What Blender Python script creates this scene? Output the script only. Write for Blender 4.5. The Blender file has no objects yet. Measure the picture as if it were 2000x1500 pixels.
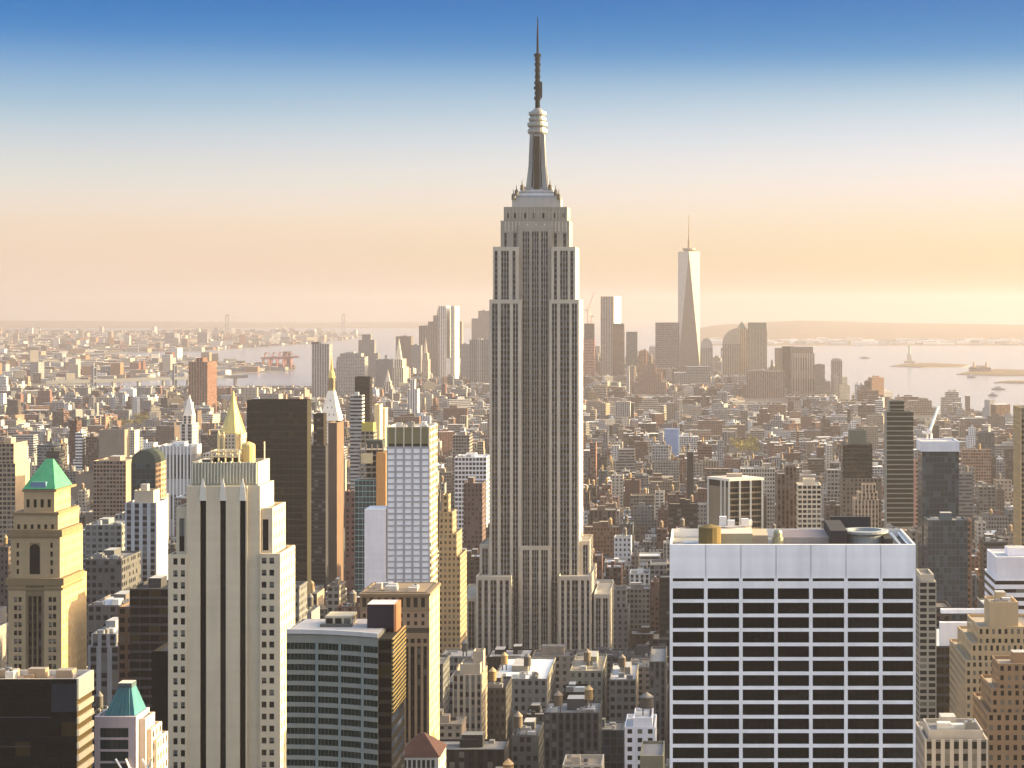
import bpy, math, random
import numpy as np
from mathutils import Vector
random.seed(7)
SC = bpy.context.scene
COL = SC.collection
# ------------------------------------------------------------------ camera, sky, sun, exposure
F, PX, PY, H = 3810.0, 1370.0, 598.0, 255.0      # focal length and vanishing point in photo pixels, eye height
cam = bpy.data.cameras.new('camera'); camo = bpy.data.objects.new('camera', cam); COL.objects.link(camo)
camo.location = (0, 0, H); camo.rotation_euler = (math.radians(90), 0, 0)
cam.sensor_width = 36; cam.lens = 36*F/2000
cam.shift_x = (1000-PX)/2000; cam.shift_y = -(750-PY)/2000
cam.clip_start = 1; cam.clip_end = 90000
SC.camera = camo
SC.view_settings.view_transform = 'Standard'; SC.view_settings.look = 'None'
EXPO = 2.6
SC.view_settings.exposure = EXPO; SC.view_settings.gamma = 1
SC.cycles.use_denoising = True
SC.cycles.max_bounces = 5; SC.cycles.diffuse_bounces = 3; SC.cycles.glossy_bounces = 2; SC.cycles.volume_bounces = 1
SUN_AZ, SUN_EL = math.radians(13), math.radians(11.5)      # azimuth from the right (+x) towards the far end (+y)
sund = Vector((math.cos(SUN_AZ)*math.cos(SUN_EL), math.sin(SUN_AZ)*math.cos(SUN_EL), math.sin(SUN_EL)))
sl = bpy.data.lights.new('sun', 'SUN'); sl.energy = 3.3; sl.angle = math.radians(0.5); sl.color = (1, 0.77, 0.4)
so = bpy.data.objects.new('sun', sl); COL.objects.link(so)
so.rotation_euler = (-sund).to_track_quat('-Z', 'Y').to_euler(); so.location = (600, 300, 900)
W = bpy.data.worlds.new('World'); SC.world = W; W.use_nodes = True
def srgb(r, g, b):
    f = lambda c: c/255/12.92 if c <= 10 else ((c/255+.055)/1.055)**2.4
    return (f(r), f(g), f(b), 1)
def world():
    nt = W.node_tree; N = nt.nodes; L = nt.links; N.clear()
    out = N.new('ShaderNodeOutputWorld'); mix = N.new('ShaderNodeMixShader')
    sky = N.new('ShaderNodeTexSky'); sky.sky_type = 'NISHITA'; sky.sun_disc = False
    sky.sun_elevation = SUN_EL; sky.sun_rotation = math.pi/2-SUN_AZ; sky.air_density = 1.0; sky.dust_density = 7.0; sky.ozone_density = 0.22
    b1 = N.new('ShaderNodeBackground'); b1.inputs[1].default_value = 0.15
    L.new(sky.outputs[0], b1.inputs[0])
    tc = N.new('ShaderNodeTexCoord'); sp = N.new('ShaderNodeSeparateXYZ'); L.new(tc.outputs['Generated'], sp.inputs[0])
    mr = N.new('ShaderNodeMapRange'); mr.inputs[2].default_value = 0.2; L.new(sp.outputs[2], mr.inputs[0])
    mr.inputs[1].default_value = 0.0
    stops = [(.0, (244, 222, 204)), (.0068, (244, 216, 194)), (.024, (242, 213, 184)), (.0415, (245, 222, 198)), (.053, (238, 226, 214)), (.0645, (224, 226, 218)),
             (.076, (213, 218, 221)), (.0875, (192, 210, 221)), (.099, (164, 196, 217)), (.1165, (122, 171, 214)), (.134, (34, 130, 200)), (.157, (0, 110, 186)), (.19, (0, 82, 168))]
    st2 = [(.0, (200, 172, 128)), (.0068, (208, 178, 128)), (.024, (236, 212, 164)), (.0415, (246, 226, 192)), (.0588, (251, 236, 224)), (.076, (236, 236, 237)), (.0934, (212, 224, 235)),
           (.1107, (170, 202, 221)), (.128, (66, 148, 206)), (.157, (0, 116, 190)), (.19, (4, 92, 172))]
    def ramp(st):
        r = N.new('ShaderNodeValToRGB'); r.color_ramp.interpolation = 'B_SPLINE'; e = r.color_ramp.elements
        while len(e) > 1: e.remove(e[-1])
        for i, (p, c) in enumerate(st):
            el = e[0] if i == 0 else e.new(p/0.2)
            el.position = p/0.2; el.color = srgb(*c)
        L.new(mr.outputs[0], r.inputs[0]); return r
    ra = ramp(stops)
    rb = ramp(st2)
    mx = N.new('ShaderNodeMix'); mx.data_type = 'RGBA'
    fx = N.new('ShaderNodeMapRange'); fx.inputs[1].default_value = -0.3; fx.inputs[2].default_value = 0.15
    L.new(sp.outputs[0], fx.inputs[0]); L.new(fx.outputs[0], mx.inputs['Factor'])
    L.new(ra.outputs[0], mx.inputs[6]); L.new(rb.outputs[0], mx.inputs[7])
    b2 = N.new('ShaderNodeBackground'); b2.inputs[1].default_value = 1/2**EXPO
    L.new(mx.outputs[2], b2.inputs[0])
    f = N.new('ShaderNodeMapRange'); f.interpolation_type = 'SMOOTHSTEP'; f.inputs[1].default_value = 0.165; f.inputs[2].default_value = 0.4
    L.new(sp.outputs[2], f.inputs[0]); L.new(f.outputs[0], mix.inputs[0])
    L.new(b2.outputs[0], mix.inputs[1]); L.new(b1.outputs[0], mix.inputs[2]); L.new(mix.outputs[0], out.inputs[0])
world()

# ------------------------------------------------------------------ materials
class NT:
    def __init__(s, name):
        s.m = bpy.data.materials.new(name); s.m.use_nodes = True; s.t = s.m.node_tree; s.t.nodes.clear()
        s.out = s.n('ShaderNodeOutputMaterial'); s.p = s.n('ShaderNodeBsdfPrincipled'); s.l(s.p.outputs[0], s.out.inputs[0])
    def n(s, k): return s.t.nodes.new(k)
    def l(s, a, b): s.t.links.new(a, b)
    def put(s, x, sock):
        if hasattr(x, 'is_output'): s.l(x, sock)
        else: sock.default_value = x
    def math(s, op, a, b=None, c=None):
        n = s.n('ShaderNodeMath'); n.operation = op
        for i, x in enumerate((a, b, c)):
            if x is not None: s.put(x, n.inputs[i])
        return n.outputs[0]
    def mix(s, f, a, b, mode='MIX'):
        n = s.n('ShaderNodeMix'); n.data_type = 'RGBA'; n.blend_type = mode
        s.put(f, n.inputs['Factor']); s.put(a, n.inputs[6]); s.put(b, n.inputs[7]); return n.outputs[2]
    def noise(s, scale, detail=3, vec=None, rough=.6):
        n = s.n('ShaderNodeTexNoise'); n.inputs['Scale'].default_value = scale; n.inputs['Detail'].default_value = detail
        n.inputs['Roughness'].default_value = rough
        if vec is not None: s.l(vec, n.inputs['Vector'])
        return n.outputs['Fac']
    def tint(s):
        a = s.n('ShaderNodeAttribute'); a.attribute_name = 'tint'; return a.outputs['Color']
    def obj(s): return s.n('ShaderNodeTexCoord').outputs['Object']
    def stained(s, col, amt=.35):
        oz = s.n('ShaderNodeSeparateXYZ'); s.l(s.obj(), oz.inputs[0]); wz = s.n('ShaderNodeTexWhiteNoise'); wz.noise_dimensions = '1D'; s.l(s.math('FLOOR', s.math('MULTIPLY', oz.outputs[2], .62)), wz.inputs['W'])
        mp = s.n('ShaderNodeMapping'); mp.inputs['Scale'].default_value = (1, 1, .12); s.l(s.obj(), mp.inputs[0])
        a = s.noise(.35, 5, mp.outputs[0]); b = s.noise(.06, 3, s.obj())
        v = s.math('ADD', s.math('MULTIPLY', a, amt), s.math('MULTIPLY', b, amt))
        v = s.math('ADD', s.math('ADD', v, 1-amt-.03), s.math('MULTIPLY', wz.outputs['Value'], .06))
        c = s.n('ShaderNodeCombineColor'); [s.l(v, c.inputs[i]) for i in range(3)]
        return s.mix(1.0, col, c.outputs[0], 'MULTIPLY')
    def set(s, base=None, rough=None, metal=None):
        if not s.p.inputs['Specular IOR Level'].is_linked and s.p.inputs['Specular IOR Level'].default_value == .5 and not metal: s.p.inputs['Specular IOR Level'].default_value = .12
        if base is not None: s.put(base, s.p.inputs['Base Color'])
        if rough is not None: s.put(rough, s.p.inputs['Roughness'])
        if metal is not None: s.put(metal, s.p.inputs['Metallic'])
        return s.m
def c4(c): return (c[0], c[1], c[2], 1)
def facade(name, ww, wh, glass, blind=.25, span=1.0, blindcol=(.2, .19, .165), rough=.12, metal=0.0):
    """wall whose window grid follows the UV (one unit = one bay by one storey); colour of the wall is the face's own paint"""
    s = NT(name); uv = s.n('ShaderNodeUVMap').outputs[0]; sp = s.n('ShaderNodeSeparateXYZ'); s.l(uv, sp.inputs[0])
    fx = s.math('FRACT', sp.outputs[0]); fy = s.math('FRACT', sp.outputs[1])
    mx = s.math('LESS_THAN', s.math('ABSOLUTE', s.math('SUBTRACT', fx, .5)), ww/2)
    my = s.math('LESS_THAN', s.math('ABSOLUTE', s.math('SUBTRACT', fy, .5)), wh/2)
    win = s.math('MULTIPLY', mx, my)
    cv = s.n('ShaderNodeCombineXYZ'); s.l(s.math('FLOOR', sp.outputs[0]), cv.inputs[0]); s.l(s.math('FLOOR', sp.outputs[1]), cv.inputs[1])
    oi = s.n('ShaderNodeObjectInfo'); s.l(s.math('MULTIPLY', oi.outputs['Random'], 97), cv.inputs[2])
    wn = s.n('ShaderNodeTexWhiteNoise'); s.l(cv.outputs[0], wn.inputs['Vector'])
    bl = s.math('MULTIPLY', s.math('GREATER_THAN', wn.outputs['Value'], 1-blind), wn.outputs['Value'])
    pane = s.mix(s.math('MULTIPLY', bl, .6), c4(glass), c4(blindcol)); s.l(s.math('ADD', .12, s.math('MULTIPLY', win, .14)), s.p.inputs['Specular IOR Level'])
    wall = s.stained(s.tint())
    if span != 1.0:
        wall = s.mix(mx, wall, s.mix(1.0, wall, (span, span, span, 1), 'MULTIPLY'))
    return s.set(s.mix(win, wall, pane), s.math('ADD', s.math('MULTIPLY', win, rough-.85), .85), metal)
M = {
 'punched': facade('brick_wall_with_windows', .46, .52, (.007, .008, .01)),
 'paired':  facade('stone_wall_with_windows', .62, .55, (.007, .008, .01), .3),
 'grid':    facade('concrete_grid_wall', .76, .62, (.007, .009, .012), .25),
 'ribbon':  facade('ribbon_window_wall', 1.01, .46, (.006, .008, .011), .2),
 'vert':    facade('ribbed_wall', .55, .6, (.007, .008, .01), .25, .45),
 'glass':   facade('curtain_glass_wall', .9, .86, (.018, .032, .038), .3, 1, (.07, .1, .12), .08),
 'dark':    facade('dark_glass_wall', .94, .7, (.003, .0035, .003), .08, 1, (.05, .034, .012), .08),
 'sun_painted':    facade('stone_wall_sun_painted_windows', .42, .5, (.3, .2, .08), .3, .9, (.45, .33, .15), .3),  # window colours hold the golden sun reflection of the lit sides
 'strip':   facade('window_strip_panel', .74, .6, (.005, .0055, .007),   .1, 1, (.13, .125, .115)),
 'lined':   facade('thin_lined_glass_wall', 1.01, .76, (.006, .009, .008), 0),
}
def simple(name, rough=.85, metal=0, amt=.35):
    s = NT(name); return s.set(s.stained(s.tint(), amt), rough, metal)
M['plain'] = simple('plain_masonry'); M['roof'] = simple('roofing', .9, 0, .5); M['metal'] = simple('weathered_metal', .42, .55)
M['gold'] = simple('gilded_metal', .34, .6, .6); M['copper'] = simple('green_copper', .6, 0, .95); M['wood'] = simple('weathered_wood', .9)
def pane_mat():
    s = NT('window_pane'); oi = s.n('ShaderNodeObjectInfo'); r = oi.outputs['Random']
    a = s.noise(.5, 2, s.obj())
    f = s.math('MULTIPLY', s.math('GREATER_THAN', s.math('ADD', s.math('MULTIPLY', r, .75), s.math('MULTIPLY', a, .4)), .86), .16); s.p.inputs['Specular IOR Level'].default_value = .13
    return s.set(s.mix(f, s.mix(1.0, s.tint(), (1, 1, 1, 1), 'MULTIPLY'), (.06, .06, .055, 1)), .1)
M['pane'] = pane_mat()
def blind_pane():
    s = NT('window_with_blind'); r = s.n('ShaderNodeObjectInfo').outputs['Random']; sp = s.n('ShaderNodeSeparateXYZ'); s.l(s.obj(), sp.inputs[0])
    up = s.math('GREATER_THAN', sp.outputs[2], s.math('SUBTRACT', .55, s.math('MULTIPLY', r, 1.1)))
    f = s.math('MULTIPLY', s.math('MULTIPLY', up, s.math('GREATER_THAN', r, .55)), s.math('MULTIPLY', r, .7)); s.p.inputs['Specular IOR Level'].default_value = .2
    return s.set(s.mix(f, s.tint(), (.26, .26, .24, 1)), .12)
M['blind'] = blind_pane()
def water_mat():
    s = NT('harbour_water'); b = s.n('ShaderNodeBump'); b.inputs['Strength'].default_value = .25; b.inputs['Distance'].default_value = 2
    mp = s.n('ShaderNodeMapping'); mp.inputs['Scale'].default_value = (.25, 1, 1); s.l(s.obj(), mp.inputs[0])
    s.l(s.noise(.012, 4, mp.outputs[0]), b.inputs['Height']); s.l(b.outputs[0], s.p.inputs['Normal'])
    s.p.inputs['Specular IOR Level'].default_value = .49; return s.set((.16, .17, .2, 1), .18)
M['water'] = water_mat()
def ground_mat(name, a, b, sc):
    s = NT(name); return s.set(s.mix(s.noise(sc, 5, s.obj()), c4(a), c4(b)), .95)
M['asphalt'] = ground_mat('asphalt', (.035, .035, .038), (.07, .068, .066), .05)
M['land'] = ground_mat('far_ground', (.05, .05, .04), (.12, .1, .08), .004)
M['hill'] = ground_mat('wooded_hill', (.06, .045, .025), (.16, .11, .06), .003)
def leaf_mat():
    s = NT('spring_leaves'); oi = s.n('ShaderNodeObjectInfo')
    return s.set(s.mix(s.noise(.6, 2, s.obj()), (.12, .11, .03, 1), (.3, .24, .05, 1)), .8)
M['leaf'] = leaf_mat()

TINT = {'limestone': (.55, .49, .405), 'tan': (.46, .35, .24), 'cream': (.62, .53, .4), 'brown': (.17, .115, .085), 'red-brick': (.27, .11, .075),
        'orange-brick': (.45, .22, .11), 'grey': (.3, .3, .3), 'pale grey': (.48, .48, .48), 'white': (.78, .77, .77), 'charcoal': (.035, .036, .04),
        'blue-grey': (.19, .23, .27), 'black': (.006, .006, .007), 'teal': (.12, .22, .24), 'bronze': (.02, .016, .012), 'gold': (.64, .44, .13)}
TINT = {k: v if max(v) > .6 else tuple(c*.83 for c in v) for k, v in TINT.items()}
# ------------------------------------------------------------------ mesh builder
class MB:
    def __init__(s): s.v = []; s.f = []; s.uv = []; s.mi = []; s.c = []; s.mats = []
    def face(s, pts, mat='plain', tint=(.4, .4, .4), uv=None):
        b = len(s.v); s.v += pts; n = len(pts); s.f.append(tuple(range(b, b+n)))
        s.uv += uv if uv else [(.02, .02)]*n
        if mat not in s.mats: s.mats.append(mat)
        s.mi.append(s.mats.index(mat)); s.c += [tint]*n
    def wall(s, p, q, z0, z1, mat, tint, bay=3.2, flr=3.6):
        L = math.hypot(q[0]-p[0], q[1]-p[1]); nb = max(1, round(L/bay)); nf = max(1, round((z1-z0)/flr))
        s.face([(p[0], p[1], z0), (q[0], q[1], z0), (q[0], q[1], z1), (p[0], p[1], z1)], mat, tint, [(0, 0), (nb, 0), (nb, nf), (0, nf)])
    def prism(s, poly, z0, z1, mat='plain', tint=(.4, .4, .4), top=None, bay=3.2, flr=3.6, ttint=None, bottom=False):
        n = len(poly)
        for i in range(n):
            s.wall(poly[i], poly[(i+1) % n], z0, z1, mat[i] if isinstance(mat, (list, tuple)) else mat, tint, bay, flr)
        if top: s.face([(x, y, z1) for x, y in poly], top, ttint or tint)
        if bottom: s.face([(x, y, z0) for x, y in reversed(poly)], top or 'plain', tint)
    def box(s, x0, x1, y0, y1, z0, z1, mat='plain', tint=(.4, .4, .4), top='roof', bay=3.2, flr=3.6, ttint=None, bottom=False):
        s.prism([(x0, y0), (x1, y0), (x1, y1), (x0, y1)], z0, z1, mat, tint, top, bay, flr, ttint, bottom)
    def loft(s, A, za, B, zb, mat='plain', tint=(.4, .4, .4), top=None):
        n = len(A)
        for i in range(n):
            j = (i+1) % n; pts = [(*A[i], za), (*A[j], za), (*B[j], zb), (*B[i], zb)]
            if (Vector(pts[2])-Vector(pts[3])).length < 1e-4: pts = pts[:3]
            s.face(pts, mat, tint)
        if top: s.face([(x, y, zb) for x, y in B], top, tint)
    def lathe(s, cx, cy, prof, n=12, mat='plain', tint=(.4, .4, .4)):
        ring = lambda r: [(cx+r*math.cos(2*math.pi*i/n), cy+r*math.sin(2*math.pi*i/n)) for i in range(n)]
        for (r0, z0), (r1, z1) in zip(prof, prof[1:]):
            s.loft(ring(max(r0, .001)), z0, ring(max(r1, .001)), z1, mat, tint)
        if prof[-1][0] > .01: s.face([(x, y, prof[-1][1]) for x, y in ring(prof[-1][0])], mat, tint)
    def bar(s, a, b, r, mat='plain', tint=(.1, .1, .1)):
        a = Vector(a); b = Vector(b); d = (b-a).normalized(); u = d.orthogonal().normalized(); w = d.cross(u)
        P = [(u*r+w*r), (-u*r+w*r), (-u*r-w*r), (u*r-w*r)]
        for i in range(4):
            s.face([tuple(a+P[i]), tuple(b+P[i]), tuple(b+P[i-1]), tuple(a+P[i-1])], mat, tint)
    def build(s, name, parent=None, loc=(0, 0, 0)):
        me = bpy.data.meshes.new(name)
        me.from_pydata([(x-loc[0], y-loc[1], z-loc[2]) for x, y, z in s.v], [], s.f)
        if s.f:
            ul = me.uv_layers.new(name='UVMap'); ul.data.foreach_set('uv', np.array(s.uv, dtype=np.float32).ravel())
            at = me.attributes.new('tint', 'FLOAT_COLOR', 'CORNER')
            c = np.ones((len(s.c), 4), dtype=np.float32); c[:, :3] = np.array(s.c, dtype=np.float32); at.data.foreach_set('color', c.ravel())
            me.polygons.foreach_set('material_index', s.mi)
        for m in s.mats: me.materials.append(M[m])
        o = bpy.data.objects.new(name, me); COL.objects.link(o)
        if parent: o.parent = parent
        else: o.location = loc
        return o
def G(px, Y): return (px-PX)/F*Y
def Z(py, Y): return H-(py-PY)/F*Y
def ground_pt(px, py):
    Y = H*F/(py-PY); return (G(px, Y), Y)
def inset(poly, t):
    cx = sum(p[0] for p in poly)/len(poly); cy = sum(p[1] for p in poly)/len(poly)
    out = []
    for x, y in poly:
        out.append((x+math.copysign(min(t, abs(cx-x)*.8), cx-x) if abs(cx-x) > 1e-6 else x, y+math.copysign(min(t, abs(cy-y)*.8), cy-y) if abs(cy-y) > 1e-6 else y))
    return out
def roof_on(mb, poly, z, tint, par=1.0, ptint=None):
    """roof floor at z inside a parapet that ends at z+par"""
    inn = inset(poly, .45); n = len(poly)
    mb.face([(x, y, z) for x, y in inn], 'roof', tint)
    for i in range(n):
        j = (i+1) % n
        mb.face([(*poly[i], z+par), (*poly[j], z+par), (*inn[j], z+par), (*inn[i], z+par)], 'plain', ptint or tint)
        mb.face([(*inn[j], z), (*inn[i], z), (*inn[i], z+par), (*inn[j], z+par)], 'plain', ptint or tint)
def rect(x0, x1, y0, y1): return [(x0, y0), (x1, y0), (x1, y1), (x0, y1)]
THINGS = []; LM = []; FOOT = []
def thing(name, label, cat, loc, group=None):
    o = bpy.data.objects.new(name, None); COL.objects.link(o); o.location = loc; o.empty_display_size = 5
    o['label'] = label; o['category'] = cat
    if group: o['group'] = group
    return o
def struct(name, mb, loc=(0, 0, 0), kind='structure'):
    o = mb.build(name, None, loc); o['kind'] = kind; return o
def copy_part(o, root, loc):
    c = o.copy(); COL.objects.link(c); c.parent = root; c.location = loc; return c
def register(short, x0, x1, yt, Y, D, vb, ref=True):
    FOOT.append((G(x0, Y)-4, G(x1, Y)+4, Y-4, Y+D+4))
    LM.append(dict(short=short if ref else None, x0=x0, x1=x1, yt=yt, Y=Y, D=D, vb=vb))
ROOFT = {'g': (.16, .16, .165), 's': (.38, .38, .39), 'k': (.045, .045, .05), 't': (.27, .23, .18), 'w': (.66, .65, .64)}
def clutter(root, loc, x0, x1, y0, y1, z, n, rnd, tint=(.3, .3, .3)):
    for k in range(n):
        w = rnd.uniform(2, 5); d = rnd.uniform(2, 4); h = rnd.uniform(1.4, 3)
        if x1-x0 < w+3 or y1-y0 < d+3: continue
        x = rnd.uniform(x0+1, x1-w-1); y = rnd.uniform(y0+1, y1-d-1); mb = MB()
        t = rnd.choice([(.45, .45, .45), (.2, .2, .2), (.6, .6, .58), tint])
        mb.box(x, x+w, y, y+d, z+.3, z+h, 'metal', t, 'metal'); mb.box(x+.3, x+w-.3, y+.3, y+d-.3, z-.02, z+.3, 'plain', (.1, .1, .1), None)
        if rnd.random() < .5: mb.lathe(x+w/2, y+d/2, [(min(w, d)*.3, z+h), (min(w, d)*.3, z+h+.5)], 10, 'metal', (.15, .15, .15))
        mb.build('cooling_unit', root, loc)
def tower(name, label, cat, Y, tiers, style='punched', tint='tan', short=None, vb=None, bay=3.2, flr=3.6, roof='g', side=None, head=True, poly=None, cap=None, units=0, seed=1, par=1.0):
    """tiers: (left px, right px, top py, depth[, front offset]) from the top tier down; every lower tier stands a little proud of the one above"""
    rnd = random.Random(seed+int(tiers[0][0])*7+int(Y))
    tt = TINT[tint] if isinstance(tint, str) else tint
    lo = tiers[-1]; xc = G((lo[0]+lo[1])/2, Y); loc = (xc, Y+lo[3]/2, 0)
    root = thing(name, label, cat, loc)
    wmb = MB(); rmb = MB(); n = len(tiers); prev = None; ztop_prev = 0
    for k in range(n-1, -1, -1):
        t = tiers[k]; off = t[4] if len(t) > 4 else 1.2*(n-1-k); y0 = Y+off
        x0, x1, z1 = G(t[0], y0), G(t[1], y0), Z(t[2], y0)
        p = rect(x0, x1, y0, y0+t[3])
        zb = ztop_prev if prev and len(t) < 6 and t[0] >= prev[0]-1 and t[1] <= prev[1]+1 and t[2] < prev[2]-2 else 0
        if len(t) > 5: zb = Z(t[5], y0)
        s = style[k] if isinstance(style, list) else style
        mats = [s, side or s, s, side or s]
        tk = tt[k] if isinstance(tt, list) else tt
        tk = TINT[tk] if isinstance(tk, str) else tk if max(tk) > .6 else tuple(c*.83 for c in tk)
        wmb.prism(p, zb, z1, mats, tk, None, bay, flr)
        rmb = MB(); roof_on(rmb, p, z1-par, ROOFT[roof], par, tk); rmb.build('roof', root, loc)
        ztop_prev, prev = z1-par-.3, t
    wmb.build('wall', root, loc)
    t = tiers[0]; off = t[4] if len(t) > 4 else 1.2*(n-1); y0 = Y+off
    x0, x1, z1 = G(t[0], y0), G(t[1], y0), Z(t[2], y0)-par
    if head and x1-x0 > 9:
        mb = MB(); a = x0+(x1-x0)*rnd.uniform(.15, .4); b = a+(x1-x0)*rnd.uniform(.25, .4)
        mb.box(a, b, y0+t[3]*.4, y0+t[3]*.75, z1-.05, z1+rnd.uniform(3, 5), 'plain', tuple(min(.8, c*1.05) for c in (tk if not isinstance(tk, str) else TINT[tk])), 'roof', ttint=(.3, .3, .3))
        mb.build('roof_house', root, loc)
    clutter(root, loc, x0, x1, y0, y0+t[3]*.4, z1, units, rnd)
    register(short, min(t[0] for t in tiers), max(t[1] for t in tiers), tiers[0][2], Y, lo[3], vb if vb else tiers[0][2]+60, short is not None)
    return root, loc
def skin(mb, x0, x1, z0, z1, y, cols, rows, proud, mat='plain', tint=(.4, .4, .4)):
    """a real facade skin of piers and spandrels standing proud of plane y, leaving an opening for every (column, row)"""
    xs = [x0]+[c for ab in cols for c in ab]+[x1]
    for i in range(0, len(xs), 2):
        if xs[i+1]-xs[i] > .02: mb.box(xs[i], xs[i+1], y-proud, y+.05, z0, z1, mat, tint, 'plain', bottom=True)
    zs = [z0]+[c for ab in sorted(rows) for c in ab]+[z1]
    for a, b in cols:
        for i in range(0, len(zs), 2):
            if zs[i+1]-zs[i] > .02: mb.box(a, b, y-proud+.006, y+.05, zs[i], zs[i+1], mat, tint, 'plain', bottom=True)
def panes(root, loc, y, cells, tint=(.012, .014, .018), name='window', sill=None, mat='pane', bars=0):
    """one window object for every opening (x0,x1,z0,z1); equal ones share a mesh"""
    cache = {}
    for i, (a, b, c, d) in enumerate(cells):
        k = (round(b-a, 2), round(d-c, 2))
        if k not in cache:
            mb = MB(); w, h = b-a, d-c
            mb.box(-w/2, w/2, -.06, .06, -h/2, h/2, mat, tint, mat, bottom=True)
            if bars:
                for q in range(1, bars): mb.box(-w/2+w*q/bars-.05, -w/2+w*q/bars+.05, -.1, -.06, -h/2, h/2, 'plain', (.008, .008, .008), 'plain')
            if sill: mb.box(-w/2, w/2, -.22, -.06, -h/2, -h/2+.18, 'plain', sill, 'plain', bottom=True)
            o = mb.build(name, root); cache[k] = o; o.location = ((a+b)/2-loc[0], y-loc[1], (c+d)/2-loc[2])
        else:
            copy_part(cache[k], root, ((a+b)/2-loc[0], y-loc[1], (c+d)/2-loc[2]))

# ------------------------------------------------------------------ ground, water, land
def flat(pts, z, mat):
    mb = MB(); mb.face([(x, y, z) for x, y in pts], mat); return mb
struct('sea', flat([(-20000, -2500), (20000, -2500), (20000, 33000), (-20000, 33000)], 0, 'water'))
gp = ground_pt
ISLAND = [(-3000, -2000), (2600, -2000), (2600, 2600), gp(2600, 940), gp(2300, 885), gp(2000, 836), gp(1850, 814), gp(1760, 800), gp(1665, 786), gp(1600, 762), gp(1500, 738), gp(1400, 726),
          gp(1300, 722), gp(1100, 722), gp(900, 728), gp(760, 736), gp(660, 746), gp(610, 755), gp(500, 760), gp(420, 766), gp(200, 764), gp(0, 762), gp(-600, 764), (-5500, 5400), (-3000, 2000)]
def slab(name, pts, z, mat):
    mb = MB(); mb.prism(pts, -3, z, 'plain', (.06, .06, .055), mat); return struct(name, mb)
slab('ground', ISLAND, 2.0, 'asphalt')
EAST = [gp(-900, 757), gp(0, 755), gp(180, 749), gp(300, 741), gp(430, 734), gp(490, 728), gp(575, 724), gp(578, 717), gp(440, 711), gp(380, 702), gp(310, 698.5), gp(180, 697.5),
        gp(170, 690.5), gp(300, 687), gp(400, 685), gp(500, 679), gp(600, 672), gp(680, 664), gp(715, 656), gp(640, 650.5), gp(400, 646), gp(0, 643), gp(-900, 643)]
slab('far_land', EAST, 2.0, 'land')
def ridge(name, pts, Y0, Y1, mat):
    """a long hill whose crest follows (px, crest py); rises from the shore at Y0 to the crest at Y1 and falls behind it"""
    mb = MB(); rows = []
    for px, py in pts:
        zc = Z(py, Y1); a = []
        for t in (0, .18, .4, .7, 1.0, 1.25, 1.5):
            Y = Y0+(Y1-Y0)*t
            prof = (0, .08, .22, .6, 1, .6, -.02)[(0, .18, .4, .7, 1.0, 1.25, 1.5).index(t)]
            a.append((G(px, Y), Y, max(-1, zc*prof*(1+.12*math.sin(px*.031+t*5)*(0 < t < 1)))))
        rows.append(a)
    for r0, r1 in zip(rows, rows[1:]):
        for i in range(6): mb.face([r0[i], r1[i], r1[i+1], r0[i+1]], mat)
    return struct(name, mb)
ridge('hills', [(1350, 645), (1385, 637), (1420, 633), (1480, 630), (1560, 626), (1650, 628), (1750, 631), (1850, 632), (1930, 633), (2000, 634), (2150, 636), (2300, 640)], 12600, 18500, 'hill')
ridge('far_hills', [(-300, 629), (0, 626), (200, 627), (420, 629), (600, 631), (800, 629), (900, 633), (980, 640)], 22500, 27000, 'hill')
def isle(name, pts):
    P = [gp(*p) for p in pts]; I = inset(P, 25); mb = MB(); mb.loft(P, -2, P, 2, 'plain', (.2, .18, .15)); mb.loft(P, 2, I, 5, 'hill', (.1, .1, .1), 'hill'); return struct(name, mb)
isle('island', [(1738, 716), (1800, 718.5), (1880, 717), (1895, 714), (1830, 710.5), (1765, 711.5)])
isle('island', [(1868, 732), (1950, 734.5), (2060, 734), (2080, 727), (1960, 722.5), (1900, 725)])
isle('breakwater', [(1940, 748), (2050, 750), (2060, 746.5), (1960, 745.5)])

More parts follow.
